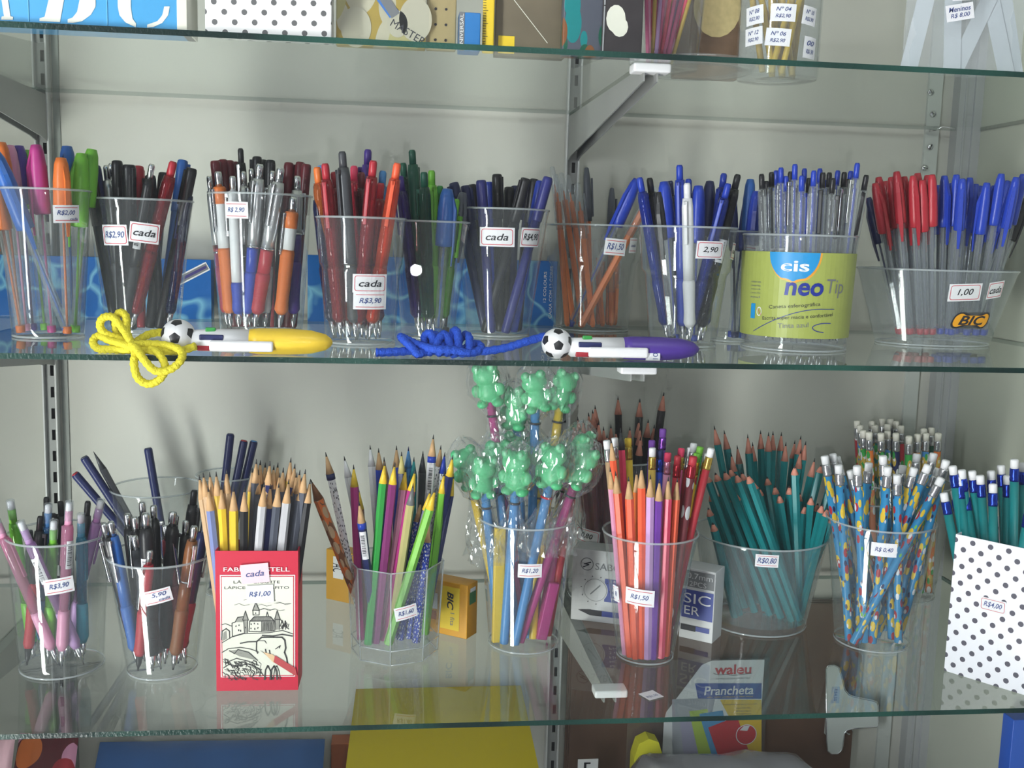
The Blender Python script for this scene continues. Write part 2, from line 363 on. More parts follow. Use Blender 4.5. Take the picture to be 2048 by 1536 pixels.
# ------------------------------------------------------------------ cups
CUPS = {}
class Cup: pass
def cup(key, zs, rimL, rimR, rimY, botX, botY, botW, label, step=None, m=None, name='clear_cup', foot=0, sy=1.0, sides=56, wall=.0011, dY=None):
    c = Cup(); fr = onZ(botX, botY, zs) if dY is None else atY(botX, botY, dY)
    rb = botW/2*dist(fr)/FPX; cy = fr.y+rb*sy
    rb = botW/2*dist(Vector((fr.x, cy, zs)))/FPX; cy = fr.y+rb*sy
    for _ in range(4):
        a, b = atY(rimL, rimY, cy), atY(rimR, rimY, cy); rt = (b.x-a.x)/2
        cy = min(cy, D-.014-max(rt*sy, rb*sy)); rb = botW/2*dist(Vector((fr.x, cy, zs)))/FPX
    f = atY((rimL+rimR)/2, rimY, cy-rt*sy)
    zt = f.z; cx = (a.x+b.x)/2; cx = (cx+onZ(botX, botY, zs).x*1)/2 if dY is None else cx
    c.x, c.y, c.rb, c.rt, c.h, c.z, c.sy = cx, cy, rb, rt, zt-zs, zs, sy
    c.floor = .003+foot
    c.step = step
    def r(z):
        t = max(0, min(1, z/c.h))
        if step: return rb+(rt-rb)*(t*.8 if t < step else t*.8+.2*min(1, (t-step)/.04) if t < step+.04 else t*.8+.2)
        return rb+(rt-rb)*t
    c.r = r
    t = empty(name, (cx, cy, zs), label, 'cup'); c.o = t; m = m or M_CUP
    g = G(); hs = [0, .0015]+[c.h*k/14 for k in range(1, 14)]
    if step: hs += [c.h*(step-.001), c.h*(step+.02), c.h*(step+.041)]
    hs = sorted(hs)+[c.h-.001, c.h]
    outer = [(r(z)-(.0015 if z == 0 else 0), z) for z in hs]; outer[-2] = (outer[-2][0]+.0008, outer[-2][1]); outer[-1] = (outer[-1][0]+.0006, c.h)
    inner = [(r(z)-wall, z) for z in reversed(hs) if z > c.floor]
    if sides < 20:
        g.lathe(outer+inner+[(inner[-1][0], c.floor), (0.0004, c.floor), (0.0004, 0)], sides, m, Matrix.Rotation(-.10, 4, 'Z'), smooth=False, close=True, sy=sy)
    else:
        g.lathe(outer+inner+[(r(c.floor)-wall, c.floor), (0.0004, c.floor), (0.0004, 0)], sides, m, close=True, sy=sy)
    if sides >= 20:
        R1 = c.rt+.0002
        g.lathe([(R1+.0007, c.h-.0012), (R1+.0011, c.h), (R1+.0003, c.h+.0008), (R1-.0009, c.h+.0005), (R1-.001, c.h-.001)], sides, M_EDGE_GLINT, close=True, sy=sy)  # rim bead, whitened to stand in for its highlight
        g.lathe([(rb-.0004, .0002), (rb+.0005, .0008), (rb+.0004, .0022), (rb-.0003, .0024)], sides, M_EDGE_GLINT, close=True, sy=sy)  # base ring, whitened the same way
    else:
        for k in range(sides):
            a = 2*PI*k/sides-.10; co, si = math.cos(a), math.sin(a)
            g.tube([(rb*co, rb*si, .0006), (rt*co, rt*si, c.h)], .0009, 6, M_EDGE_GLINT); a2 = a+2*PI/sides  # added rods, painted highlights along the pot's edges
            for rr, zz in ((rb, .0008), (r(c.floor)+.0002, c.floor), (rt, c.h)): g.tube([(rr*co, rr*si, zz), (rr*math.cos(a2), rr*math.sin(a2), zz)], .0007, 6, M_EDGE_GLINT)
    g.build('body', t)
    CUPS[key] = c
    print('CUP', key, 'x %.3f y %.3f rb %.3f rt %.3f h %.3f' % (cx, cy, rb, rt, c.h))
    return c
def cup_fn(c, px, py, rot=0, flat=False):
    """a mapping of sticker coordinates onto the wall of a cup, centred where the pixel's ray meets it"""
    d = ray(px, py); p = CAM+d*((c.y-c.rt*c.sy-CAM.y)/d.y*.9)
    for _ in range(4000):
        q = p-Vector((c.x, c.y, c.z))
        if math.hypot(q.x, q.y/c.sy) < c.r(q.z)+.0002: break
        p = p+d*.0003
    q = p-Vector((c.x, c.y, c.z)); th = math.atan2(q.y/c.sy, q.x); z0 = q.z; co, si = math.cos(rot), math.sin(rot)
    def fn(u, v, k=0):
        uu, vv = u*co-v*si, u*si+v*co
        rr = c.r(z0+vv)+.0006+.00012*k; a = th+uu/rr
        return Vector((rr*math.cos(a), rr*c.sy*math.sin(a), z0+vv))
    fn.scale = dist(p)/FPX
    return fn
def sticker(parent, fn, w, h, lines, style='lines', ink=None, paper=None, name='price_sticker'):
    ink = ink or M_INKB; g = G(); g.sheet(fn, -w/2, -h/2, w/2, h/2, paper or M_PAPER, 8, 3, 0)
    th = h*.035
    if style == 'lines':
        g.stroke(fn, [(-w*.42, h*.36), (w*.42, h*.36)], th, M_REDLINE, 1); g.stroke(fn, [(-w*.42, -h*.36), (w*.42, -h*.36)], th, M_REDLINE, 1)
    elif style == 'box':
        q = .06*w; pts = []
        for cx_, cy_, a0 in ((w*.44-q, h*.4-q, 0), (-w*.44+q, h*.4-q, 90), (-w*.44+q, -h*.4+q, 180), (w*.44-q, -h*.4+q, 270)):
            for k in range(4): a = math.radians(a0+30*k); pts.append((cx_+q*math.cos(a), cy_+q*math.sin(a)))
        g.stroke(fn, pts, th, M_REDLINE, 1, True)
    for (s, cu, cv, wd, ht) in lines:
        g.text(fn, s, cu*w, cv*h, wd*w, ht*h, ink, 2, shear=.25, bold=.012)
    return g.build(name, parent)

# ------------------------------------------------------------------ pens: every builder works along +Z from 0 (foot) to L (top)
def put(G_, name, par): return G_.build(name, par)
def p_stick(t, L, c, cap=None, ink=None, clipless=False, capL=.055, plug=None, big=1.0, clearcap=False):
    """capped clear ballpoint"""
    R = .0039; cl = capL
    G().lathe([(R*.92, .004), (R, .006), (R, L-cl), (R*.95, L-cl+.002)], 6, M_BARREL, smooth=False).build('barrel', t)
    G().lathe([(.0016 if ink else .0011, .006), (.0016 if ink else .0011, L-cl)], 8, pm(ink or c)).build('ink_refill', t)
    G().lathe([(.0032, 0), (.0038, .0008), (.0038, .006), (.003, .0065)], 12, pm(plug or c)).build('end_plug', t)
    cm = tint('white') if clearcap else pm(c, .28)
    k = big
    cp = G().lathe([(R+.0006, L-cl), (.0049*k, L-cl+.001), (.0050*k, L-cl+.01), (.0047*k, L-.02), (.0038*k, L-.006), (.0027*k, L-.0004), (.002, L)], 18, cm).build('cap', t)
    if not clipless:
        g = G(); ys = .0052*k
        g.add([(-.0016, ys-.002, L-.008), (.0016, ys-.002, L-.008), (.0018, ys+.0016, L-.02), (-.0018, ys+.0016, L-.02), (.0021, ys+.0014, L-cl), (-.0021, ys+.0014, L-cl), (.0010, ys+.0002, L-cl-.018), (-.0010, ys+.0002, L-cl-.018),
               (-.0016, ys-.0035, L-.008), (.0016, ys-.0035, L-.008), (.0018, ys-.001, L-.02), (-.0018, ys-.001, L-.02), (.0021, ys, L-cl), (-.0021, ys, L-cl), (.0010, ys-.0008, L-cl-.018), (-.0010, ys-.0008, L-cl-.018)],
              [(0, 1, 2, 3), (3, 2, 4, 5), (5, 4, 6, 7), (9, 8, 11, 10), (10, 11, 13, 12), (12, 13, 15, 14), (0, 3, 11, 8), (3, 5, 13, 11), (5, 7, 15, 13), (1, 9, 10, 2), (2, 10, 12, 4), (4, 12, 14, 6), (0, 8, 9, 1), (6, 14, 15, 7)], cm)
        g.build('clip', cp)
def p_click(t, L, c, grip=None, tip='silver', btn=None, clip='self', R=.0045, clearb=False, gl=.045, collar=None, label=False, split=None, bm=None):
    """retractable ballpoint: tip, grip, barrel, clip and button"""
    grip = grip or c; btn = btn or c
    mb = bm if bm else tint(c) if clearb else (M_SILV if c == 'silver' else pm(c, .3))
    G().lathe([(.0008, 0), (.0011, .004), (.0022, .006), (.0036, .017)], 14, M_METAL if tip == 'silver' else pm(tip)).build('tip', t)
    G().lathe([(.0038, .016), (R*1.12, .02), (R*1.02, .03), (R*1.15, .016+gl-.003), (R, .016+gl)], 16, tint(grip) if clearb and grip == c else pm(grip, .55)).build('grip', t)
    top = L-.014
    if split:
        G().lathe([(R, .016+gl), (R*1.03, .016+gl+.02), (R*1.03, split*L)], 16, pm(grip, .3)).build('lower_barrel', t)
        G().lathe([(R*1.12, split*L), (R*1.12, split*L+.0015)], 16, M_METAL).build('ring', t)
        z0 = split*L+.0015
    else: z0 = .016+gl
    b = G().lathe([(R, z0), (R*1.05, z0+.02), (R*1.02, top-.008), (R*.85, top)], 16, mb).build('barrel', t)
    if clearb: G().lathe([(.0012, .016), (.0012, top)], 8, pm(c)).build('ink_refill', t)
    if collar: G().lathe([(R*1.1, top-.016), (R*1.12, top-.002), (R*.9, top)], 16, pm(collar)).build('collar', t)
    G().lathe([(R*.62, top-.001), (R*.62, L-.002), (R*.45, L)], 14, M_METAL if btn == 'silver' else pm(btn, .25)).build('button', t)
    cm = M_METAL if clip == 'silver' else (pm(c, .3) if clip == 'self' else pm(clip))
    g = G(); y0 = R*1.02
    g.bbox((-.0019, y0-.001, top-.006), (.0019, y0+.003, top-.002), .0006, cm); g.bbox((-.0017, y0+.0014, top-.042), (.0017, y0+.003, top-.002), .0006, cm)
    g.bbox((-.0015, y0+.0002, top-.042), (.0015, y0+.0026, top-.037), .0006, cm)
    g.build('clip', t)
    if label: barcode(t, R*1.06, z0+(top-z0)*.2, .022)
def barcode(t, R, z, h, a0=-2.3, a1=-.85):
    g = G(); n = 6
    def fn(u, v, k=0):
        a = a0+(a1-a0)*u; return Vector(((R+.00035+.0001*k)*math.cos(a), (R+.00035+.0001*k)*math.sin(a), z+v))
    g.sheet(fn, 0, 0, 1, h, M_PAPER, 6, 1)
    v = h*.12
    while v < h*.88:
        tk = random.choice((.0003, .0005, .0008)); g.sheet(fn, .15, v, .7, v+tk, M_INK, 5, 1, 1); v += tk+random.choice((.0004, .0007))
    g.build('barcode_sticker', t)
M_SILV = mat('satin_silver', (0.66, 0.67, 0.69), 0.3, 0.75)
PRINT = {}
def printed(key, base, spots, scale, th=.42):
    """paint with irregular printed patches"""
    if key in PRINT: return PRINT[key]
    m = mat('print_'+key, srgb(*PAL[base]), .35); n = m.node_tree.nodes; l = m.node_tree.links; b = n['Principled BSDF']
    t = n.new('ShaderNodeTexCoord'); prev = None
    for i, c in enumerate(spots):
        mp = n.new('ShaderNodeMapping'); mp.inputs['Location'].default_value = (i*.37, i*.61, i*.83); mp.inputs['Scale'].default_value = (scale, scale, scale*.45)
        v = n.new('ShaderNodeTexVoronoi'); v.inputs['Scale'].default_value = 1; v.inputs['Randomness'].default_value = .8
        l.new(t.outputs['Object'], mp.inputs[0]); l.new(mp.outputs[0], v.inputs['Vector'])
        lt = n.new('ShaderNodeMath'); lt.operation = 'LESS_THAN'; lt.inputs[1].default_value = th-.05*i; l.new(v.outputs['Distance'], lt.inputs[0])
        mx = n.new('ShaderNodeMix'); mx.data_type = 'RGBA'; l.new(lt.outputs[0], mx.inputs[0])
        if prev: l.new(prev, mx.inputs[6])
        else: mx.inputs[6].default_value = (*srgb(*PAL[base]), 1)
        mx.inputs[7].default_value = (*srgb(*PAL[c]), 1); prev = mx.outputs[2]
    l.new(prev, b.inputs['Base Color']); PRINT[key] = m; return m
def p_pencil(t, L, c, wood='wood', R=.0036, band=None, tipc=None, blunt=False, hexa=True, dark=False, pat=None, sticker_=False):
    cone = .007 if blunt else .017; ld = .0022 if blunt else .0045
    mb = pat or pm(c, .3)
    G().lathe([(R*.96, 0), (R, .0006), (R, L-cone-ld)], 6 if hexa else 18, mb, smooth=not hexa).build('body', t)
    zt = L-ld
    mw = {'wood': M_WOOD, 'pink': M_PWOOD}.get(wood) or pm(wood)
    G().lathe([(R*.98, L-cone-ld), (.0013 if blunt else .0009, zt)], 14, mw).build('sharpened_wood', t)
    G().lathe([(.0013 if blunt else .0009, zt), (.0002, L)], 10, pm(tipc) if tipc else M_LEAD).build('lead', t)
    if band:
        g = G().lathe([(R*1.04, L-cone-ld-.006), (R*1.04, L-cone-ld)], 18, pm(band)); g.build('end_band', t)
    if sticker_: barcode(t, R*1.05, L-cone-ld-.036, .028)
def p_eraser(t, L, c, ferrule='silver', er='white', R=.0037, pat=None, hexa=False):
    G().lathe([(R*.96, 0), (R, .0006), (R, L-.021)], 6 if hexa else 16, pat or pm(c, .3), smooth=not hexa).build('body', t)
    fm = mat('foil_'+ferrule, srgb(*PAL[ferrule]), .22, .8)
    G().lathe([(R*1.03, L-.0215), (R*1.08, L-.019), (R*.98, L-.0175), (R*1.08, L-.016), (R*1.02, L-.0105), (R*.98, L-.009)], 16, fm).build('ferrule', t)
    G().lathe([(R*.9, L-.0095), (R*.95, L-.0015), (R*.8, L-.0003), (R*.3, L)], 16, pm(er, .7)).build('eraser', t)
def p_marker(t, L, c, cap=None, R=.0046, capL=.05, clip=True, endc=None, txt=None):
    G().lathe([(R*.8, 0), (R, .002), (R, L-capL)], 18, pm(c, .35)).build('barrel', t)
    cp = G().lathe([(R*1.05, L-capL), (R*1.15, L-capL+.001), (R*1.12, L-.004), (R*1.0, L-.0008), (R*.7, L)], 20, pm(cap or c, .25)).build('cap', t)
    if clip: G().bbox((-.0016, R*1.05, L-.036), (.0016, R*1.05+.0026, L-.003), .0006, pm(cap or c, .25)).build('clip', cp)
    if endc: G().lathe([(R*.75, L), (R*.72, L+.0015)], 18, pm(endc)).build('end_cap', t)
    if txt:
        R2 = R+.0003; fn = lambda u, v, k=0: Vector((R2*math.cos(v/R2-PI/2), R2*math.sin(v/R2-PI/2), u))
        G().text(fn, txt, L*.55, 0, L*.3, .0032, pm('silver')).build('lettering', t)
def p_mech(t, L, c, R=.0048, label=False, btn='white'):
    """translucent propelling pencil with an eraser under a clear cap"""
    G().lathe([(.0006, 0), (.0008, .005), (.0022, .007), (.0032, .018)], 12, M_METAL).build('tip', t)
    G().lathe([(.0034, .018), (R*1.15, .024), (R*1.1, .052), (R, .056)], 16, pm(c, .5)).build('grip', t)
    G().lathe([(R, .056), (R, L-.026), (R*.85, L-.022)], 16, tint(c)).build('barrel', t)
    G().lathe([(R*.7, L-.023), (R*.7, L-.009)], 14, pm(c)).build('collar', t)
    G().lathe([(R*.62, L-.009), (R*.6, L-.002), (R*.4, L-.001)], 14, pm(btn, .7)).build('eraser', t)
    G().lathe([(R*.8, L-.018), (R*.78, L), (R*.5, L+.0008)], 14, M_BARREL).build('eraser_cap', t)
    G().bbox((-.0017, R+.0006, L-.062), (.0017, R+.0026, L-.024), .0006, tint(c)).build('clip', t)
    if label: barcode(t, R*1.02, L-.062, .026)
KIND = dict(stick=p_stick, click=p_click, pencil=p_pencil, eraser=p_eraser, marker=p_marker, mech=p_mech)
ORD = ['first', 'second', 'third', 'fourth', 'fifth', 'sixth', 'seventh', 'eighth', 'ninth', 'tenth', 'eleventh', 'twelfth', 'thirteenth', 'fourteenth', 'fifteenth', 'sixteenth',
       'seventeenth', 'eighteenth', 'nineteenth', 'twentieth', 'twenty-first', 'twenty-second', 'twenty-third', 'twenty-fourth', 'twenty-fifth', 'twenty-sixth', 'twenty-seventh', 'twenty-eighth', 'twenty-ninth', 'thirtieth']+['thirty-'+q for q in ('first', 'second', 'third', 'fourth', 'fifth', 'sixth', 'seventh', 'eighth', 'ninth')]+['fortieth']
def fill(key, where, fromref, group, items):
    """items: (tip_px, tip_py, foot_px, dy_top, dy_foot, kind, words, name, category, kwargs). dy are in cup radii, negative towards the viewer."""
    c = CUPS[key]; items = sorted(items, key=lambda i: i[0]); n = {}; seen = {}
    for it in items: n[it[6]] = n.get(it[6], 0)+1
    for (tx, ty, fx, dt, df, kind, words_, nm, cat, kw) in items:
        kw = dict(kw); rp = kw.get('R', .0045)+.0012; zf = c.z+c.floor+.0008
        # foot on the floor of the cup
        fy = c.y+df*(c.rb-rp)*c.sy*.97; P = atY(fx, 600 if c.z == ZM else 1250, fy); X = P.x
        for _ in range(6):
            d = (Vector((X, fy, zf))-CAM); a = d.dot(RGT)/d.dot(FWD)*FPX+1024; X += (fx-a)*dist(Vector((X, fy, zf)))/FPX
        q = Vector((X-c.x, (fy-c.y)/c.sy)); lim = c.rb-rp-.0012
        if q.length > lim: q *= lim/q.length
        B = Vector((c.x+q.x, c.y+q.y*c.sy, zf))
        # the tip on its pixel's ray, leaning inside the rim
        best = None
        for k in range(-24, 25):
            ytry = c.y+(dt+k*.12)*c.rt*c.sy; T = atY(tx, ty, ytry); s = (c.h-(B.z-c.z))/max(T.z-B.z, 1e-4)
            if s > 1: s = 1
            R_ = B.lerp(T, s); e = math.hypot(R_.x-c.x, (R_.y-c.y)/c.sy); over = max(0, e-(c.rt-rp-.001))
            cost = over*400+abs(k)*.12
            if best is None or cost < best[0]: best = (cost, T)
        T = best[1]; ax = T-B; L = ax.length
        az = ax.normalized(); xx = (Vector((1, 0, 0))-az*az.x).normalized(); rot = Matrix((xx, az.cross(xx), az)).transposed().to_quaternion()
        spin = kw.pop('spin', None)
        if spin is None: spin = random.uniform(-2.9, 2.9)
        rot = rot @ Matrix.Rotation(spin, 3, 'Z').to_quaternion()
        seen[words_] = seen.get(words_, 0)+1; k = seen[words_]
        lab = f'{words_} in {where}'
        if n[words_] > 1:
            o_ = 'nearest' if k == 1 else ORD[k-1]
            lab = f'{words_} in {where}, {o_} from {fromref}' if k > 1 else f'{words_} in {where}, nearest {fromref}'
        nw = len(lab.replace(',', ' ').split())
        if nw > 16: print('LONG', nw, lab)
        t = empty(nm, B, lab, cat, group, rot); KIND[kind](t, L, **kw)
        if L < .06 or L > .24: print('ODD LENGTH', key, tx, ty, round(L, 3))
# ================================================================== middle shelf: cups of pens
cup('c1', ZM, -14, 170, 376, 86, 679, 134, 'clear plastic cup of fluorescent capped pens at the end of the middle shelf', name='pen_cup')
cup('c2', ZM, 170, 379, 397, 276, 672, 138, 'clear cup of black and red gel pens behind the yellow cord', name='pen_cup')
cup('c3', ZM, 412, 618, 386, 520, 672, 160, 'clear cup of silver and orange click pens behind the yellow football pen', name='pen_cup')
cup('c4', ZM, 629, 808, 434, 722, 692, 138, 'clear stepped cup of red and orange click pens wearing two stacked tags', step=.6, name='pen_cup')
cup('c4b', ZM, 778, 938, 442, 858, 680, 104, 'clear cup of green pens behind the knotted blue cord', name='pen_cup')
cup('c5', ZM, 906, 1096, 416, 1003, 676, 124, 'clear cup of navy and black pens tagged 4,90', name='pen_cup')
cup('c6', ZM, 1096, 1291, 449, 1188, 664, 150, 'clear stepped cup of orange barrelled pens tagged 1,50', step=.62, name='pen_cup')
cup('c7b', ZM, 1424, 1524, 462, 1470, 686, 76, 'narrow clear cup of blue pens squeezed beside the printed jar', name='pen_cup')
cup('c7', ZM, 1288, 1478, 453, 1375, 697, 132, 'clear stepped cup of blue and black pens tagged 2,90', step=.6, name='pen_cup')
cup('c8', ZM, 1512, 1724, 470, 1606, 706, 204, 'round clear jar with olive printed wrap holding thin retractable pens', name='pen_jar', m=M_CUP2, foot=.004)
cup('c9', ZM, 1743, 2046, 541, 1884, 695, 226, 'wide clear oval tub of red and blue capped ballpoints', name='pen_tub', m=M_CUP2, foot=.008, sy=.72)

# cup 1 fluorescent capped pens
def neon(tx, ty, fx, c, dt, df, spin=2.6, n=None, cl=.052): return (tx, ty, fx, dt, df, 'stick', n or {'orange': 'orange capped pen', 'midblue': 'blue capped pen', 'magenta': 'pink capped pen', 'lime': 'lime capped pen', 'violet': 'dull violet capped pen', 'palepink': 'pale pink capped pen'}[c], 'capped_pen', 'pen', dict(c=c, capL=cl, big=1.55, spin=spin))
fill('c1', 'the fluorescent pen cup', 'the shelf end', 'fluorescent capped pens', [
    neon(1, 284, 24, 'orange', .3, -.1), neon(18, 290, 48, 'palepink', .6, .4), neon(37, 291, 66, 'violet', .5, .6),
    neon(72, 289, 104, 'magenta', -.2, -.2, 2.3, cl=.06), neon(-10, 305, 138, 'midblue', -.6, -.5, 3.6, cl=.068), neon(122, 315, 140, 'orange', -.3, -.6, 3.9, cl=.05),
    neon(134, 292, 146, 'midblue', .6, .5), neon(163, 306, 152, 'lime', .1, .0, 2.2, cl=.065), neon(184, 298, 148, 'lime', .6, .3), neon(-14, 340, 30, 'orange', -.1, -.6),
    neon(52, 300, 90, 'lime', .7, .7)])
# cup 2 black and red gel pens
def gel(tx, ty, fx, c, dt, df, kind='marker', n=None, **kw):
    return (tx, ty, fx, dt, df, kind, n or {'black': 'black capped gel pen', 'red': 'red gel pen', 'navy': 'dark blue gel pen', 'silver': 'silver topped black click pen', 'midblue': 'blue gel pen'}[c], 'gel_pen', 'pen', dict(c=c, **kw))
W2 = 'the gel pen cup'
fill('c2', W2, 'the green caps', 'gel pens in the second cup', [
    gel(172, 320, 225, 'black', -.3, .2, capL=.06), gel(190, 331, 240, 'navy', .3, .3), gel(212, 331, 246, 'silver', .2, .1, 'click', clip='silver', btn='silver'), gel(222, 327, 252, 'silver', .5, .5, 'click', clip='silver', btn='silver'),
    gel(234, 321, 246, 'black', .0, -.2, capL=.06), gel(245, 336, 262, 'black', .5, .5), gel(258, 329, 262, 'black', -.3, -.3, capL=.06, R=.0055), gel(277, 332, 282, 'red', .6, .5),
    gel(304, 328, 246, 'black', -.5, -.6, 'click', 'black click pen with a bright silver button', clip='silver', btn='silver', label=True, spin=0.0), gel(328, 345, 300, 'black', .5, .4), gel(347, 323, 262, 'red', -.2, -.5, 'click', 'big red grip pen', clearb=True, R=.006, gl=.06, btn='red'),
    gel(366, 320, 322, 'midblue', .6, .4), gel(384, 336, 318, 'black', .1, .3, capL=.055, txt='gel 0.7'), gel(383, 362, 335, 'navy', -.1, -.2, 'click', 'dark blue gel click pen', clearb=True), gel(300, 350, 322, 'black', .2, .6)])
# cup 3 promotional click pens
def promo(tx, ty, fx, dt, df, c, grip, n, **kw): return (tx, ty, fx, dt, df, 'click', n, 'click_pen', 'pen', dict(c=c, grip=grip, btn=kw.pop('btn', 'silver'), clip=kw.pop('clip', 'silver'), **kw))
W3 = 'the silver pen cup'
it = [(x, y, fx, .5+.3*(i % 2), .5, 'marker', n_, 'capped_pen', 'pen', dict(c=c, capL=.05, R=.0044)) for i, (x, y, fx, c, n_) in enumerate([
    (430, 321, 470, 'darkred', 'dull red capped pen'), (445, 319, 480, 'darkred', 'dull red capped pen'), (458, 321, 492, 'darkred', 'dull red capped pen'), (470, 324, 500, 'darkred', 'dull red capped pen'), (514, 313, 520, 'black', 'black capped pen'),
    (527, 320, 530, 'black', 'black capped pen'), (541, 320, 536, 'black', 'black capped pen'), (537, 340, 545, 'red', 'bright red capped pen'), (578, 325, 560, 'darkred', 'dull red capped pen'), (571, 338, 552, 'black', 'black capped pen'), (601, 324, 575, 'darkred', 'dull red capped pen'), (613, 328, 585, 'darkred', 'dull red capped pen')])]
it += [(481, 297, 500, .4, .3, 'click', 'tall black click pen', 'click_pen', 'pen', dict(c='black', grip='black', btn='black', clip='silver')),
    promo(436, 343, 462, -.4, -.4, 'white', 'orange', 'white pen with orange collar and grip', R=.0056, collar='orange', gl=.062, spin=2.2), promo(465, 352, 478, -.6, -.6, 'white', 'blue', 'white pen with silver button and blue grip', R=.005, gl=.03), promo(418, 352, 450, .1, 0, 'silver', 'red', 'silver pen with red lower half', split=.5),
    promo(487, 343, 490, .2, .0, 'silver', 'black', 'silver pen with black lower half', split=.45), promo(520, 328, 492, -.4, -.5, 'silver', 'blue', 'silver pen with blue lower half', R=.0058, split=.5, gl=.04, spin=2.5), promo(503, 337, 508, .4, .2, 'silver', 'red', 'silver pen with dark red lower half', split=.4),
    promo(562, 335, 508, -.5, -.5, 'silver', 'red', 'leaning silver pen with bright red lower half', R=.0062, split=.5, gl=.04, spin=2.7), promo(545, 342, 530, .1, -.1, 'silver', 'silver', 'all silver pen'), promo(587, 394, 558, -.5, -.6, 'white', 'orange', 'white pen with orange grip beside the violet one', R=.006, collar='orange', gl=.062),
    promo(595, 352, 588, .0, -.2, 'silver', 'violet', 'silver pen with violet lower half', R=.0056, split=.62, gl=.05)]
fill('c3', W3, 'the gel pen cup', 'promotional click pens', it)
# cup 4 translucent red click pens
def ink(tx, ty, fx, c, dt, df, n, **kw): return (tx, ty, fx, dt, df, 'click', n, 'click_pen', 'pen', dict(c=c, clearb=kw.pop('cb', True), R=kw.pop('R', .0056), gl=.05, **kw))
W4 = 'the cup tagged 3,90'
fill('c4', W4, 'the silver pens', 'translucent click pens', [
    ink(634, 334, 672, 'orange', .3, .2, 'orange click pen'), ink(641, 331, 690, 'sky', .6, .5, 'sky blue click pen'), ink(633, 368, 668, 'navy', 0, 0, 'dark blue click pen'), ink(650, 327, 682, 'red', -.4, -.4, 'red click pen', spin=2.9),
    ink(668, 344, 700, 'red', .5, .4, 'red click pen'), ink(684, 303, 712, 'graphite', -.3, -.6, 'tall charcoal grey click pen', cb=False, spin=2.4), ink(708, 332, 716, 'neonpink', .4, .1, 'pinkish red click pen'), ink(736, 299, 724, 'violet', .5, .5, 'tall violet click pen', cb=False),
    ink(747, 321, 714, 'red', -.5, -.5, 'red click pen', spin=2.8), ink(766, 342, 738, 'sky', .6, .6, 'sky blue click pen'), ink(762, 366, 732, 'red', -.1, .0, 'red click pen'), ink(795, 326, 738, 'neonorange', -.5, -.5, 'bright orange click pen', spin=3.0),
    ink(722, 345, 752, 'darkred', .1, -.1, 'maroon click pen'), ink(728, 338, 760, 'plum', .6, .4, 'plum click pen')])
fill('c4b', 'the green pen cup', 'the orange pen', 'green click pens', [
    ink(824, 300, 846, 'darkgreen', .3, .3, 'tall dark green click pen', cb=False), ink(806, 326, 836, 'darkgreen', .5, .6, 'dark green click pen'), ink(800, 352, 838, 'violet', .1, .2, 'dark violet click pen'), ink(848, 344, 858, 'darkgreen', -.3, -.4, 'dark green click pen'),
    ink(863, 341, 868, 'lime', .2, .2, 'lime click pen', cb=False), (895, 377, 876, -.4, -.3, 'stick', 'wide sky blue capped pen', 'capped_pen', 'pen', dict(c='midblue', capL=.055, big=1.7)), ink(913, 398, 882, 'lime', .0, .2, 'lime click pen'),
    ink(880, 372, 862, 'green', .5, .5, 'mid green click pen'), (926, 385, 890, .2, .3, 'stick', 'grey capped pen', 'capped_pen', 'pen', dict(c='slate', capL=.05, big=1.3))])
# cup 5 navy pens
def nv(tx, ty, fx, c, dt, df, **kw): return (tx, ty, fx, dt, df, 'marker', {'navy': 'navy pen', 'blue': 'blue pen', 'black': 'black pen', 'indigo': 'indigo pen', 'grey': 'grey pen'}[c], 'fine_pen', 'pen', dict(c=c, R=.0047, capL=.045, **kw))
fill('c5', 'the cup tagged 4,90', 'the green pens', 'navy and black pens', [
    nv(907, 365, 972, 'navy', -.5, -.2, txt='CALIGRAPHIC'), nv(930, 371, 976, 'navy', .2, .2), nv(943, 369, 984, 'black', .5, .5), nv(962, 360, 982, 'indigo', -.5, -.6), nv(977, 364, 996, 'blue', .3, .3), nv(994, 348, 1000, 'black', .1, .1),
    nv(1018, 374, 1010, 'black', .5, .5), nv(1031, 372, 1020, 'navy', .6, .4), nv(1052, 356, 970, 'black', -.6, -.5, txt='MAXCOLOR'), nv(1069, 358, 1030, 'black', .3, .1), nv(1097, 354, 1010, 'indigo', -.4, -.6), nv(1082, 362, 1026, 'blue', .1, -.2), nv(1060, 372, 1036, 'navy', .6, .5)])
# cup 6 orange barrelled pens
def org(tx, ty, fx, dt, df, **kw): return (tx, ty, fx, dt, df, 'marker', 'orange barrelled pen with clear cap', 'fine_ballpoint', 'pen', dict(c='orange', cap=None, R=.0036, **kw))
def p_fine(t, L, c='orange', capc='clear', R=.0036):
    G().lathe([(R*.5, 0), (R*.9, .003), (R*.9, L-.03)], 6, pm(c), smooth=False).build('barrel', t)
    cm = M_BARREL if capc == 'clear' else pm(capc, .25)
    cp = G().lathe([(R*1.25, L-.06), (R*1.35, L-.04), (R*1.1, L-.012), (R*.7, L-.001), (R*.4, L)], 16, cm).build('cap', t)
    G().lathe([(R*.4, L-.034), (R*.2, L-.02)], 10, pm(c if capc == 'clear' else capc)).build('tip', t)
    g = G(); g.bbox((-.0014, R*1.3, L-.055), (.0014, R*1.3+.002, L-.012), .0005, cm); g.build('clip', cp)
KIND['fine'] = p_fine
def org(tx, ty, fx, dt, df, capc='clear', n='orange barrelled pen with clear cap', **kw): return (tx, ty, fx, dt, df, 'fine', n, 'fine_ballpoint', 'pen', dict(c='orange', capc=capc, **kw))
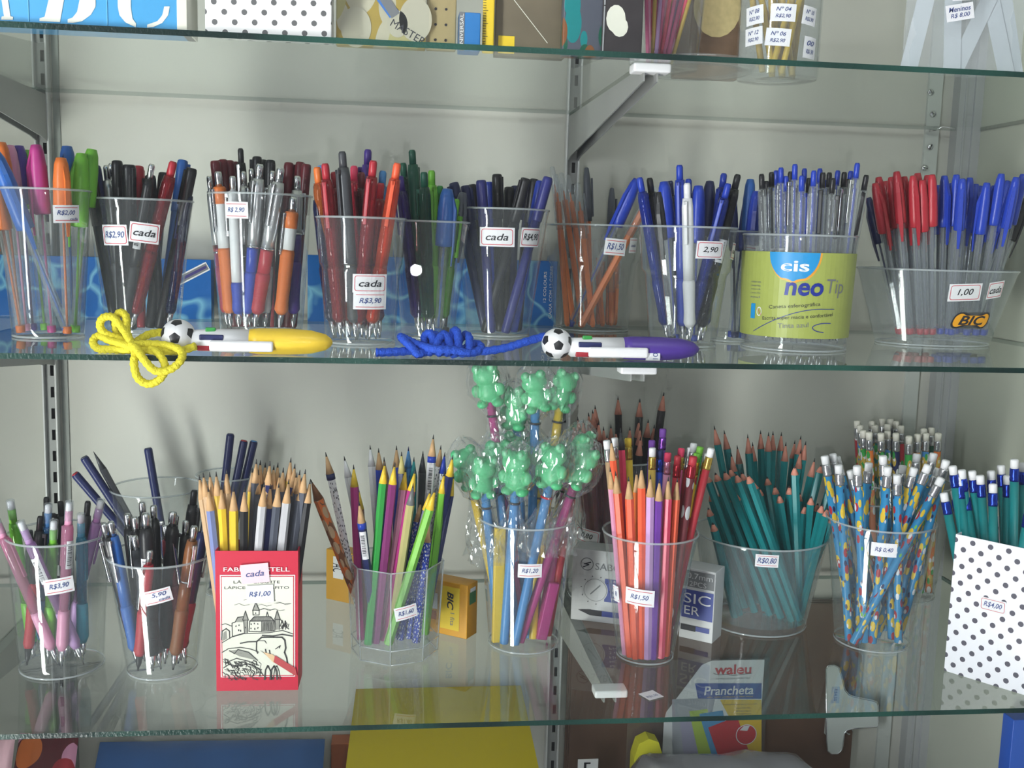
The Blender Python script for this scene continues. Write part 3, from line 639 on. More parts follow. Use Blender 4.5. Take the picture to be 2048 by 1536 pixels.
fill('c6', 'the fineliner cup', 'the navy pens', 'orange barrelled pens', [
    org(1104, 333, 1148, .3, .3), org(1112, 348, 1135, -.2, -.3), org(1122, 345, 1165, .0, .0), org(1135, 350, 1180, .5, .4), org(1155, 366, 1186, -.4, -.5), org(1173, 335, 1182, .5, .5, capc='slate', n='orange barrelled pen with smoky cap'), org(1224, 376, 1216, .6, .5, capc='slate', n='orange barrelled pen with smoky cap'),
    (1275, 358, 1140, -.7, -.2, 'stick', 'long leaning blue capped pen', 'capped_pen', 'pen', dict(c='blue', capL=.055, big=1.5, spin=2.2)), org(1311, 374, 1160, -.6, -.6, n='long leaning clear capped orange pen', R=.0046), org(1208, 470, 1196, .5, .6), org(1222, 480, 1222, .4, .2), org(1238, 470, 1232, .2, .5), org(1190, 480, 1205, .2, -.1)])
# cup 7 blue and black pens
def bl(tx, ty, fx, c, dt, df, kind='click', **kw):
    nm = {'blue': 'blue', 'black': 'black', 'white': 'white', 'midblue': 'sky blue', 'navy': 'navy'}[c]+(' click pen' if kind == 'click' else ' capped pen')
    if kind == 'click': kw = dict(R=.0052, clearb=True, **kw) if 'clearb' not in kw else dict(R=.0052, **kw)
    return (tx, ty, fx, dt, df, kind, nm, 'click_pen' if kind == 'click' else 'capped_pen', 'pen', dict(c=c, **kw))
fill('c7', 'the cup tagged 2,90', 'the orange barrels', 'blue and black pens', [
    bl(1279, 355, 1336, 'blue', .3, .3), bl(1299, 356, 1340, 'black', .5, .4), bl(1316, 384, 1345, 'black', -.4, -.5, 'stick', capL=.045), bl(1328, 363, 1352, 'blue', .4, .2, 'stick', big=1.5), bl(1340, 362, 1360, 'navy', .6, .5), bl(1359, 330, 1366, 'blue', -.1, -.2, clearb=False, spin=2.6),
    bl(1377, 358, 1376, 'blue', .5, .5), bl(1374, 366, 1380, 'white', -.7, -.6, clearb=False, btn='white', spin=2.6), bl(1397, 371, 1388, 'blue', .1, .1, 'stick', big=1.5), bl(1448, 347, 1410, 'blue', .4, .4), bl(1457, 367, 1372, 'blue', -.5, -.4, spin=2.6), bl(1476, 349, 1395, 'black', -.3, -.5, label=True, spin=0), bl(1420, 362, 1400, 'navy', .7, .6, 'stick', big=1.4)])
fill('c7b', 'the narrow cup', 'the black click pen', 'blue pens in the narrow cup', [
    bl(1501, 358, 1478, 'midblue', .1, 0, 'stick', big=1.3), bl(1514, 382, 1492, 'blue', -.3, -.2, 'stick', big=1.5), bl(1494, 395, 1462, 'blue', .3, .3, 'stick'), bl(1466, 392, 1470, 'navy', .2, -.2, 'stick')])
# jar 8 thin retractable pens
it = []
for i, (x, y, c) in enumerate([(1523, 348, 'black'), (1543, 344, 'black'), (1552, 341, 'blue'), (1562, 335, 'blue'), (1581, 343, 'black'), (1590, 328, 'blue'), (1604, 351, 'blue'), (1609, 337, 'blue'), (1628, 341, 'blue'), (1640, 337, 'blue'), (1646, 345, 'black'), (1659, 345, 'black'),
                               (1676, 341, 'blue'), (1689, 344, 'black'), (1702, 342, 'blue'), (1715, 326, 'blue'), (1733, 350, 'black'), (1533, 362, 'black'), (1572, 352, 'blue'), (1618, 356, 'black'), (1666, 356, 'black'), (1696, 358, 'black'), (1650, 360, 'blue')]):
    fx = 1606+(x-1620)*.78; f = ((i*7) % 5)/4*1.3-.65
    if i in (6, 15, 8): f = -.8
    it.append((x, y, fx, f, f*.9, 'click', 'clear pen with %s button' % c, 'thin_click_pen', 'pen', dict(c=c, grip='slate', clearb=True, bm=M_BARREL, R=.0042, gl=.03, clip='silver' if i % 2 else 'self', label=i in (1, 3), spin=0 if i in (1, 3) else None)))
fill('c8', 'the olive jar', 'the narrow cup', 'thin retractable pens', it)
# tub 9 capped ballpoints
it = []
reds = [(1750, 366), (1757, 354), (1770, 362), (1782, 354), (1793, 343), (1808, 353), (1826, 351), (1835, 346), (1844, 360), (1855, 350), (1864, 349)]
reds += [(1763, 378), (1777, 374), (1800, 376), (1816, 372), (1849, 376)]
blues = [(1919, 386), (1958, 392), (1972, 386), (2039, 386), (1893, 392), (1889, 351), (1904, 366), (1913, 349), (1925, 357), (1940, 355), (1952, 368), (1961, 372), (1974, 365), (1988, 372), (2003, 347), (2016, 362), (2033, 354), (2047, 348), (1982, 384), (1900, 378), (1932, 380), (2026, 376), (1878, 370), (1946, 384), (1994, 390), (2010, 388)]
for i, (x, y) in enumerate(reds+blues):
    red = i < len(reds); j = i if red else i-len(reds)
    d = (((j*5) % 4)/3*1.4-.75) if y > 354 else -.75+.25*(j % 2)
    if y > 370: d = .65
    it.append((x, y, 1884+(x-1895)*.62, d, d*.8, 'stick', ('red' if red else 'blue')+' capped clear ballpoint', 'capped_ballpoint', 'pen', dict(c='red' if red else 'blue', ink='slate', capL=.052, big=1.1, spin=random.choice((3.1, 2.7, 3.5, 0.5, 1.2)))))
it.append((1737, 395, 1800, .3, .2, 'stick', 'dark blue capped ballpoint leaning outwards', 'capped_ballpoint', 'pen', dict(c='navy', capL=.05)))
it.append((2056, 392, 1950, .1, .1, 'stick', 'black capped ballpoint leaning outwards', 'capped_ballpoint', 'pen', dict(c='black', capL=.05)))
fill('c9', 'the oval tub', 'the printed jar', 'capped ballpoints in the oval tub', it)

# ================================================================== lowest shelf: cups of pencils
cup('d1', ZL, 4, 206, 1093, 112, 1362, 158, 'clear cup of pastel mechanical pencils tagged 3,90', name='pencil_cup')
cup('d2', ZL, 206, 414, 1136, 322, 1363, 134, 'clear cup of black click pens beside the red pencil box', name='pen_cup')
cup('d3', ZL, 694, 886, 1148, 790, 1333, 170, 'eight-sided clear pot of drawing pencils tagged 1,60', name='pencil_pot', m=M_CUP2, foot=.012, sides=8)
cup('d4', ZL, 968, 1156, 1060, 1046, 1311, 140, 'clear cup of frog topped sticks tagged 1,20', name='pencil_cup')
cup('d5', ZL, 1214, 1398, 1088, 1296, 1332, 112, 'clear cup of orange, pink and purple pencils', name='pencil_cup')
cup('d6', ZL, 1406, 1656, 1102, 1532, 1277, 196, 'wide clear jar of teal pencils tagged 0,80', name='pencil_jar', m=M_CUP2, foot=.006)
cup('d7', ZL, 1680, 1878, 1066, 1756, 1309, 146, 'clear cup of blue printed pencils with white erasers', name='pencil_cup')
cup('d8', ZL, 1700, 1888, 985, 1792, 1186, 160, 'clear jar of mixed foil pencils behind the blue printed ones', name='pencil_jar')
cup('d9', ZL, 1130, 1322, 930, 1228, 1192, 170, 'round clear jar of dark pencils behind the white marker box', name='pencil_jar')
cup('d10', ZL, 218, 400, 995, 330, 1182, 120, 'clear cup of long navy pencils behind the black click pens', name='pencil_cup')
cup('d11', ZL, 396, 520, 962, 458, 1176, 88, 'clear cup of dark pencils hidden behind the red pencil box', name='pencil_cup')

def mech(tx, ty, fx, c, dt, df, **kw): return (tx, ty, fx, dt, df, 'mech', {'lime': 'lime', 'palepink': 'pink', 'lilac': 'lilac', 'cyan': 'pale blue', 'sky': 'blue', 'black': 'black', 'purple': 'purple'}[c]+' mechanical pencil', 'mechanical_pencil', 'pencil', dict(c=c, **kw))
fill('d1', 'the pastel cup', 'the shelf end', 'pastel mechanical pencils', [
    mech(20, 1000, 66, 'lime', .4, .4), mech(-12, 1030, 118, 'palepink', -.4, -.4), mech(40, 1042, 168, 'lilac', -.5, -.3, label=True, spin=0), mech(97, 1007, 82, 'sky', .3, .3), mech(108, 1040, 96, 'lime', -.2, -.2, spin=2), mech(139, 1002, 122, 'palepink', -.4, -.6, label=True, spin=.9),
    mech(162, 1027, 166, 'cyan', .0, .0), mech(203, 999, 130, 'lilac', .2, .3),
    (93, 994, 100, .6, .6, 'click', 'black click pen', 'click_pen', 'pen', dict(c='black')), (81, 1032, 50, .2, -.3, 'click', 'black and red click pen', 'click_pen', 'pen', dict(c='black', grip='red', gl=.06, tip='black')), (121, 1002, 140, .6, .5, 'click', 'black click pen', 'click_pen', 'pen', dict(c='black')),
    (176, 1002, 150, .5, .3, 'click', 'black click pen', 'click_pen', 'pen', dict(c='black')), (60, 1060, 62, .5, .3, 'click', 'green gripped click pen', 'click_pen', 'pen', dict(c='graphite', grip='green', gl=.05))])
def bk(tx, ty, fx, c, dt, df, n, **kw): return (tx, ty, fx, dt, df, 'click', n, 'click_pen', 'pen', dict(c=c, btn=kw.pop('btn', 'silver'), clip=kw.pop('clip', 'silver'), R=kw.pop('R', .0052), **kw))
fill('d2', 'the black pen cup', 'the pastel pencils', 'black click pens', [
    bk(207, 1046, 268, 'black', .0, .3, 'black click pen with silver clip'), bk(221, 1043, 276, 'midblue', -.3, -.1, 'blue click pen with silver clip', spin=2.8), bk(254, 1027, 290, 'black', .3, .3, 'black click pen with silver clip'), bk(269, 1033, 296, 'black', .0, .0, 'black click pen with silver clip'),
    bk(284, 1003, 306, 'black', .5, .5, 'black click pen with silver clip'), bk(291, 1026, 306, 'black', -.5, -.7, 'black pen with barcode sticker', R=.0062, label=True, spin=0, gl=.06), bk(307, 1010, 318, 'black', .6, .5, 'black click pen with silver clip'), bk(346, 1022, 330, 'black', .1, .0, 'black click pen with silver clip', R=.006),
    bk(352, 1030, 318, 'slate', .4, .2, 'grey click pen'), bk(389, 980, 352, 'black', .5, .5, 'tall black click pen', clip='self', btn='black'), bk(389, 1052, 346, 'brown', -.5, -.6, 'brown click pen with long silver top', split=.62, R=.0054), bk(412, 1036, 356, 'navy', .0, .0, 'navy click pen with silver clip', grip='red'),
    bk(372, 1040, 362, 'black', .3, .3, 'black click pen with silver clip'), bk(300, 1100, 268, 'red', -.6, -.7, 'short red pen with black tip', tip='black', grip='red', R=.005), bk(330, 1050, 372, 'darkred', .1, .0, 'dark red click pen', grip='darkred', gl=.06), bk(268, 1070, 322, 'graphite', -.1, -.5, 'charcoal click pen', gl=.07)])
def nvp(tx, ty, fx, dt, df, c='navy', tipc=None, n='long navy pencil', kind='marker', **kw):
    return (tx, ty, fx, dt, df, 'blankend', n, 'navy_pencil', 'pencil', dict(c=c, endc=tipc))
def p_blank(t, L, c='navy', endc=None):
    G().lathe([(.0042, 0), (.0045, .0008), (.0045, L-.0014), (.0040, L)], 14, pm(c, .35)).build('body', t)
    G().lathe([(.0036, L-.0002), (.0034, L+.0008)], 14, pm(endc or 'slate')).build('end_cap', t)
KIND['blankend'] = p_blank
fill('d10', 'the far cup', 'the wall rail', 'long navy pencils behind', [
    nvp(150, 948, 352, .1, .2, tipc='red', n='red ended navy pencil'), nvp(168, 915, 345, .0, 0), (187, 903, 340, .4, .2, 'pencil', 'sharp graphite pencil', 'graphite_pencil', 'pencil', dict(c='graphite', wood='graphite')), nvp(296, 897, 345, .2, -.1)])
fill('d11', 'the cup behind the red box', 'the black click pens', 'navy pencils behind the red box', [
    nvp(461, 869, 424, .0, .2, tipc='navy'), nvp(488, 882, 430, .3, .1, tipc='red', n='red ended navy pencil'), nvp(508, 883, 438, .5, .4, tipc='sky', n='blue ended navy pencil')])
# octagonal pot
def dr(tx, ty, fx, c, dt, df, n, **kw): return (tx, ty, fx, dt, df, 'pencil', n, 'pencil', 'pencil', dict(c=c, R=kw.pop('R', .0041), **kw))
PB = printed('bluegrid', 'blue', ['white', 'navy'], 700, .35); PW = printed('wrapwhite', 'white', ['grey', 'slate'], 500, .3); PO = printed('bark', 'brown', ['orange', 'wood'], 150, .5)
fill('d3', 'the eight-sided pot', 'the red box', 'drawing pencils in the pot', [
    dr(651, 904, 728, 'slate', -.1, .1, 'grey white wrapped pencil', band='navy', pat=PW), dr(688, 912, 760, 'white', .5, .4, 'white striped pencil', wood='white'), dr(621, 958, 742, 'brown', .2, .2, 'thick orange brown pencil', pat=PO, R=.005, wood='brown'), dr(707, 929, 722, 'magenta', -.3, -.3, 'magenta pencil with yellow point', wood='yellow'),
    dr(717, 975, 738, 'brown', .1, .0, 'brown pencil with yellow point', wood='yellow'), dr(718, 1002, 752, 'navy', -.7, -.5, 'navy pencil with barcode band', band='blue', sticker_=True, spin=0), dr(740, 890, 770, 'white', .7, .6, 'pale grey pencil', wood='white'), dr(757, 896, 776, 'blue', .4, .5, 'blue pencil with natural point'),
    dr(768, 914, 785, 'wood', .6, .3, 'plain wood pencil'), dr(770, 922, 736, 'green', -.4, -.7, 'metallic green pencil with yellow point', wood='yellow'), dr(793, 891, 795, 'blue', .6, .5, 'blue pencil with natural point'), dr(790, 924, 752, 'plum', -.5, -.6, 'metallic plum pencil with yellow point', wood='yellow'),
    dr(803, 903, 806, 'navy', .3, .2, 'navy pencil with yellow point', wood='paleyellow'), dr(817, 893, 812, 'sky', .5, .6, 'blue pencil with blue point', wood='sky', tipc='navy'), dr(812, 935, 768, 'palepink', -.2, -.4, 'pale pink pencil with yellow point', wood='yellow'), dr(828, 914, 818, 'teal', .4, .4, 'teal pencil with teal point', wood='teal'),
    dr(831, 938, 766, 'magenta', -.3, -.4, 'magenta pencil with yellow point', wood='yellow'), dr(827, 966, 780, 'beige', -.6, -.6, 'beige and grey striped pencil', wood='grey'), dr(846, 902, 832, 'graphite', .6, .5, 'graphite pencil', wood='graphite'), dr(867, 869, 838, 'white', .2, .0, 'white wrapped pencil with blue band', band='blue', sticker_=True, spin=0),
    dr(882, 890, 844, 'white', .6, .5, 'white wrapped pencil with natural point', pat=PW), dr(890, 904, 846, 'white', .3, .3, 'white wrapped pencil with blue point', wood='blue', pat=PW), dr(862, 978, 790, 'navy', -.4, -.2, 'navy pencil leaning with yellow point', wood='yellow'), dr(872, 976, 776, 'lime', -.8, -.7, 'bright green pencil leaning forward', wood='yellow', R=.0044),
    dr(889, 943, 850, 'lime', -.2, .0, 'bright green upright pencil', wood='yellow'), dr(908, 948, 846, 'navy', .0, .1, 'navy pencil with yellow point', wood='yellow'), dr(906, 910, 852, 'navy', .4, .5, 'navy pencil with yellow point', wood='yellow'),
    dr(842, 1000, 800, 'blue', .1, -.4, 'blue grid printed pencil', pat=PB), dr(858, 1040, 832, 'blue', -.4, -.6, 'blue grid printed pencil', pat=PB), dr(848, 1030, 818, 'blue', -.1, -.3, 'blue grid printed pencil', pat=PB)])
# cup of neon pencils
def nb(tx, ty, fx, c, dt, df, n, kind='pencil', **kw): return (tx, ty, fx, dt, df, kind, n, 'pencil' if kind == 'pencil' else 'eraser_pencil', 'pencil', dict(c=c, **kw))
RD = printed('redsilver', 'darkred', ['silver'], 110, .35); YR = printed('yellowred', 'yellow', ['red'], 160, .4)
fill('d5', 'the neon cup', 'the frog sticks', 'bright pencils', [
    nb(1231, 942, 1257, 'neonorange', -.6, -.6, 'orange pencil', R=.0042), nb(1257, 953, 1270, 'neonorange', -.8, -.8, 'orange pencil', R=.0042), nb(1273, 940, 1277, 'orange', -.4, -.5, 'orange pencil'), nb(1283, 931, 1284, 'neonorange', -.75, -.75, 'orange pencil', R=.0042), nb(1301, 949, 1295, 'lilac', -.85, -.85, 'lilac pencil', R=.0041),
    nb(1319, 957, 1306, 'purple', -.85, -.85, 'purple pencil', R=.0041), nb(1337, 953, 1321, 'neonpink', -.75, -.75, 'hot pink pencil', R=.0041), nb(1355, 955, 1337, 'neonorange', -.6, -.6, 'orange pencil', R=.0038), nb(1220, 934, 1250, 'palepink', -.3, -.3, 'pink pencil', R=.0036), nb(1222, 877, 1262, 'neonorange', .0, .0, 'tall orange pencil'),
    nb(1241, 856, 1266, 'neonpink', .3, .2, 'tall hot pink pencil', wood='lead'), nb(1213, 880, 1256, 'wood', .2, .2, 'plain pencil with white eraser', 'eraser', ferrule='silver'), nb(1229, 875, 1262, 'wood', .6, .5, 'plain pencil with white eraser', 'eraser', ferrule='silver'), nb(1256, 876, 1272, 'yellow', .5, .4, 'gold pencil with yellow eraser', 'eraser', ferrule='gold', er='yellow'),
    nb(1305, 895, 1296, 'gold', .1, .0, 'gold pencil with white eraser', 'eraser', ferrule='gold', er='white'), nb(1304, 880, 1290, 'purple', .6, .5, 'purple pencil with violet eraser', 'eraser', ferrule='purple', er='purple'), nb(1320, 900, 1304, 'blue', .2, .1, 'blue foil pencil', 'eraser', ferrule='blue', er='navy'), nb(1326, 857, 1304, 'purple', .7, .6, 'tall purple foil pencil', 'eraser', ferrule='purple', er='purple'),
    nb(1336, 905, 1314, 'palepink', .1, .1, 'pink foil pencil with pink eraser', 'eraser', ferrule='palepink', er='neonpink'), nb(1356, 911, 1326, 'red', -.1, -.1, 'red foil pencil with red eraser', 'eraser', ferrule='red', er='red'), nb(1363, 896, 1330, 'pink', .4, .4, 'magenta foil pencil with pink eraser', 'eraser', ferrule='gold', er='neonpink'), nb(1371, 903, 1334, 'gold', .6, .2, 'gold pencil with grey eraser', 'eraser', ferrule='gold', er='grey'),
    nb(1381, 895, 1336, 'red', .5, .4, 'red pencil with white eraser', 'eraser', ferrule='silver'), nb(1388, 886, 1338, 'red', .8, .6, 'red pencil with white eraser', 'eraser', ferrule='silver'), nb(1401, 893, 1340, 'green', .5, .5, 'green pencil with green eraser', 'eraser', ferrule='green', er='lime'), nb(1387, 912, 1343, 'darkred', -.4, -.4, 'dark red pencil with silver dots', 'eraser', ferrule='red', er='red', pat=RD, R=.0042),
    nb(1395, 906, 1346, 'yellow', -.1, -.1, 'yellow pencil with red pattern', 'eraser', ferrule='yellow', er='lime', pat=YR), nb(1417, 907, 1344, 'red', .2, .2, 'plain red pencil with white eraser', 'eraser', ferrule='gold', R=.004), nb(1423, 896, 1347, 'red', .5, .5, 'plain red pencil with white eraser', 'eraser', ferrule='gold')])
# teal pencils
def tl(tx, ty, fx, dt, df, blunt=True): return (tx, ty, fx, dt, df, 'pencil', 'blunt tipped teal pencil' if blunt else 'sharp tipped teal pencil', 'teal_pencil', 'pencil', dict(c='teal', wood='pink', blunt=blunt, R=.0042))
it = [tl(x, y, 1532+(x-1530)*.35, .55+.15*(i % 3), .6, False) for i, (x, y) in enumerate([(1428, 851), (1448, 860), (1474, 890), (1495, 868), (1505, 884), (1521, 860), (1537, 864), (1546, 862), (1563, 864), (1572, 884), (1602, 871), (1612, 882), (1602, 899), (1630, 916), (1590, 880), (1462, 905)])]
it += [tl(x, y, fx, dt, df) for (x, y, fx, dt, df) in [(1412, 948, 1510, -.1, .0), (1430, 945, 1540, -.2, -.2), (1448, 942, 1562, -.3, -.4), (1459, 936, 1560, .3, .0), (1471, 947, 1584, -.5, -.6), (1482, 944, 1590, .1, -.1), (1495, 949, 1604, -.6, -.6), (1534, 953, 1570, .3, .2), (1549, 971, 1590, .0, .1), (1558, 988, 1596, -.2, -.3), (1578, 971, 1600, -.1, -.1),
       (1589, 932, 1612, -.5, -.3), (1623, 992, 1600, -.3, -.2), (1645, 1008, 1606, -.4, -.1), (1656, 1016, 1608, -.5, -.4), (1636, 1006, 1590, .1, .2), (1665, 961, 1600, .3, .3), (1643, 929, 1586, .6, .5), (1420, 985, 1490, .2, .3), (1416, 1015, 1480, -.1, -.2), (1668, 1030, 1590, .1, .0), (1440, 975, 1500, .4, .4), (1425, 1045, 1470, -.4, -.3), (1505, 962, 1616, -.1, -.3), (1518, 975, 1560, .2, .3), (1450, 990, 1530, .1, .1), (1470, 985, 1550, .0, -.1), (1487, 1000, 1570, .3, .2), (1510, 1010, 1580, .1, .0), (1600, 985, 1580, .3, .4), (1610, 1010, 1604, .0, .0), (1536, 1000, 1560, .6, .5)]]
fill('d6', 'the wide teal jar', 'the pink pencils', 'teal pencils', it)
# blue printed pencils
BP = printed('bluefun', 'skyprint', ['yellow', 'red', 'white', 'navy', 'lime'], 125, .33)
it = []
for (x, y, fx, d) in [(1649, 911, 1706, .0), (1665, 907, 1722, .4), (1673, 913, 1760, .6), (1677, 929, 1698, -.3), (1714, 931, 1730, -.5), (1738, 925, 1712, .0), (1766, 911, 1784, -.2), (1776, 933, 1745, -.6), (1794, 949, 1797, -.6), (1834, 907, 1812, .3), (1829, 935, 1728, -.4), (1857, 929, 1714, -.5), (1868, 906, 1800, .5), (1873, 935, 1752, .0), (1884, 955, 1702, -.7), (1893, 920, 1806, .1), (1700, 940, 1790, .5), (1806, 930, 1772, .7)]:
    it.append((x, y, fx, d, d*.8, 'eraser', 'blue printed pencil', 'printed_pencil', 'pencil', dict(c='skyprint', pat=BP, R=.0043)))
fill('d7', 'the printed pencil cup', 'the teal jar', 'blue printed pencils', it)
it = []
for i, (x, y) in enumerate([(1714, 841), (1726, 860), (1738, 864), (1750, 850), (1764, 837), (1762, 866), (1775, 848), (1775, 862), (1792, 842), (1792, 866), (1802, 851), (1818, 872), (1835, 868), (1848, 857), (1852, 866), (1863, 855), (1877, 866), (1720, 850), (1743, 842), (1781, 838)]):
    c = ['red', 'green', 'orange', 'teal', 'sky', 'darkgreen', 'orange', 'sky', 'darkred', 'navy'][i % 10]
    it.append((x, y, 1795+(x-1795)*.8, .7-((y-838)/34)*1.4, (.7-((y-838)/34)*1.4)*.8, 'eraser', {'sky': 'pale blue', 'darkgreen': 'dark green', 'darkred': 'dark red'}.get(c, c)+' foil pencil', 'eraser_pencil', 'pencil', dict(c=c, er='cream', R=.004, pat=printed('foil'+c, c, ['gold', 'white', 'green'], 140, .4))))
fill('d8', 'the rear jar', 'the teal jar', 'foil pencils in the rear jar', it)
it = []
for i, (x, y, fx, d) in enumerate([(1155, 833, 1200, .0), (1166, 838, 1196, .5), (1177, 825, 1205, .3), (1185, 819, 1210, .1), (1190, 810, 1212, .6), (1207, 853, 1215, -.2), (1222, 849, 1222, .2), (1146, 846, 1190, -.2), (1197, 842, 1206, -.5), (1214, 868, 1212, -.7), (1180, 848, 1200, -.6), (1232, 860, 1230, -.3), (1160, 856, 1190, -.7)]):
    it.append((x, y, fx, d, d, 'pencil', 'dark red pencil', 'dark_pencil', 'pencil', dict(c='darkred', wood='pink', R=.0043)))
for i, (x, y, fx, d) in enumerate([(1236, 792, 1240, .5), (1280, 797, 1262, .5), (1328, 784, 1276, .3), (1278, 838, 1256, .0), (1280, 853, 1262, -.2), (1297, 838, 1262, .2), (1281, 873, 1256, -.5), (1260, 853, 1246, .2), (1309, 849, 1268, .6)]):
    it.append((x, y, fx, d, d*.8, 'pencil', 'black pencil', 'dark_pencil', 'pencil', dict(c='black', wood='pink', R=.0045)))
fill('d9', 'the dark pencil jar', 'the frog heads', 'dark pencils in the rear jar', it)
# ------------------------------------------------------------------ frog topped sticks
def blob(parts):
    bm = bmesh.new()
    for (x, y, z, a, b, c) in parts:
        r = bmesh.ops.create_icosphere(bm, subdivisions=3, radius=1)
        for v in r['verts']: v.co = Vector((x+v.co.x*a, y+v.co.y*b, z+v.co.z*c))
    return bm
_fb = blob([(0, 0, -.006, .0115, .0095, .012), (0, -.001, .009, .0125, .010, .0095), (-.0072, -.003, .0165, .0048, .0048, .0048), (.0072, -.003, .0165, .0048, .0048, .0048), (-.011, -.004, -.004, .0045, .004, .006), (.011, -.004, -.004, .0045, .004, .006), (-.007, -.005, -.016, .0055, .0065, .004), (.007, -.005, -.016, .0055, .0065, .004)])
M_FROG = mat('frog_rubber', srgb(84, 186, 128), .42)
_fg = G().bm(_fb, M_FROG); _fo = _fg.build('frog_seed'); _md = _fo.modifiers.new('r', 'REMESH'); _md.mode = 'VOXEL'; _md.voxel_size = .0008; _md.use_smooth_shade = True
_dg = bpy.context.evaluated_depsgraph_get(); FROG = bpy.data.meshes.new_from_object(_fo.evaluated_get(_dg)); bpy.data.objects.remove(_fo)
FROG.name = 'frog_topper'
def p_frog(t, L, c, red=False):
    G().lathe([(.0044, 0), (.0046, .001), (.0046, L-.03)], 10, pm(c, .4)).build('stick', t)
    o = bpy.data.objects.new('frog_topper', FROG); C.objects.link(o); o.parent = t; o.location = (0, 0, L-.023)
    o.scale = [random.uniform(1.0, 1.14)]*3; o.rotation_euler = (random.uniform(-.2, .2), random.uniform(-.2, .2), random.uniform(-.5, .5))
    g = G()
    for s in (-1, 1): g.lathe([(.0001, -.0026), (.0019, -.002), (.0026, 0), (.0019, .002), (.0001, .0026)], 10, mat('frog_eye', srgb(130, 205, 160), .4), Matrix.Translation((s*.0072, -.0068, .0178)), True)
    g.build('eyes', o)
    # crumpled cellophane bag tied under the figure
    vs = []; fs = []; n = 18; rows = [(-.106, .0195), (-.096, .0175), (-.086, .0145), (-.076, .0115), (-.066, .0080), (-.058, .0056), (-.052, .0052), (-.046, .0085), (-.038, .0145), (-.029, .0185), (-.019, .0200), (-.009, .0195), (0, .0165), (.007, .0105), (.011, .003)]
    sd = random.uniform(0, 50); rr_ = random.Random(sd)
    for i, (z, r) in enumerate(rows):
        for k in range(n):
            a = 2*PI*(k+.5*(i % 2))/n; q = 1+.20*noise.noise(Vector((math.cos(a)*2.2+sd, math.sin(a)*2.2, i*.9)))+rr_.uniform(-.13, .13)+(.13*(-1)**k if i < 4 else 0)
            vs.append((r*q*math.cos(a)*1.08, r*q*math.sin(a)*.95, L+z-.003+rr_.uniform(-.0022, .0022)))
    for i in range(len(rows)-1):
        for k in range(n):
            a, b, c_, d = i*n+k, i*n+(k+1) % n, (i+1)*n+(k+1) % n, (i+1)*n+k
            fs += [(a, b, c_), (a, c_, d)] if i % 2 else [(a, b, d), (b, c_, d)]
    g = G().add(vs, fs, M_BAG, False); b = g.build('cellophane_wrapper', t)
    tr = random.uniform(0, 6); tw = G().lathe([(.0056, L-.0555), (.0062, L-.0545), (.0056, L-.0535)], 12, pm('red' if red else 'graphite')); tw.build('twist_tie', t)
KIND['frog'] = p_frog
def fr(tx, ty, fx, c, dt, df, **kw): return (tx, ty, fx, dt, df, 'frog', {'sky': 'blue', 'midblue': 'blue'}.get(c, c)+' stick topped with a green frog', 'frog_stick', 'pencil topper', dict(c=c, spin=random.uniform(-.7, .7), **kw))
fill('d4', 'the frog cup', 'the drawing pencils', 'frog topped sticks', [
    fr(970, 724, 1046, 'magenta', .3, .3), fr(1030, 772, 1052, 'sky', .5, .4), fr(1073, 738, 1058, 'sky', .1, .1), fr(1129, 736, 1060, 'yellow', .2, .2), fr(925, 890, 1012, 'yellow', .2, .1), fr(962, 908, 1000, 'sky', -.6, -.2), fr(985, 880, 1034, 'sky', .1, .1), fr(1024, 858, 1044, 'magenta', .5, .5),
    fr(1037, 898, 1008, 'sky', -.6, -.4), fr(1080, 888, 1066, 'yellow', .2, .0), fr(1116, 888, 1030, 'sky', -.6, -.5, red=True), fr(1150, 878, 1078, 'magenta', .1, .0), fr(1166, 858, 1095, 'red', .5, .3), fr(1176, 890, 1040, 'magenta', -.3, -.3), fr(1060, 868, 1076, 'magenta', .6, .6)])
g_ = [(1000, 1055, 992, 'yellow', 'flat yellow stick without a topper', -.3), (1108, 1165, 1082, 'magenta', 'short magenta stick without a topper', -.1), (975, 1040, 1000, 'sky', 'straight blue stick without a topper', .3)]
def p_stub(t, L, c): G().bbox((-.0055, -.003, 0), (.0055, .003, L), .0012, pm(c, .4)).build('stick', t)
KIND['stub'] = p_stub
fill('d4', 'the frog cup', 'the drawing pencils', 'plain sticks in the frog cup', [(a, b, c_, d, d, 'stub', n_, 'plain_stick', 'stick', dict(c=k, spin=.2)) for a, b, c_, k, n_, d in g_])

# ------------------------------------------------------------------ boxes
def bx(name, A, ang, w, d, h, m, label, cat, r=.0008, open_top=False, group=None, bottom=None):
    """upright box with its near lower corner at A and its face running along ang; returns (empty, fn for the face)"""
    t = empty(name, A, label, cat, group); t.rotation_euler = (0, 0, ang)
    if open_top:
        th = .0009; g = G()
        g.box((0, 0, 0), (w, th, h), m); g.box((0, d-th, 0), (w, d, h), m); g.box((0, th, 0), (th, d-th, h), m); g.box((w-th, th, 0), (w, d-th, h), m); g.box((th, th, 0), (w-th, d-th, th), m)
    else: g = G().bbox((0, 0, 0), (w, d, h), r, m)
    g.build('carton', t)
    return t, (lambda u, v, k=0: Vector((u, -.0004-.00012*k, v))), (lambda u, v, k=0: Vector((w+.0004+.00012*k, u, v)))
def container(key, t_loc, ang, w, d, h, z):
    c = Cup(); cen = Vector(t_loc)+Matrix.Rotation(ang, 3, 'Z') @ Vector((w/2, d/2, 0))
    c.x, c.y, c.rb, c.rt, c.h, c.z, c.sy, c.floor = cen.x, cen.y, w/2*.97, w/2*.97, h, z, d/w, .002
    c.r = lambda z: w/2*.9; CUPS[key] = c
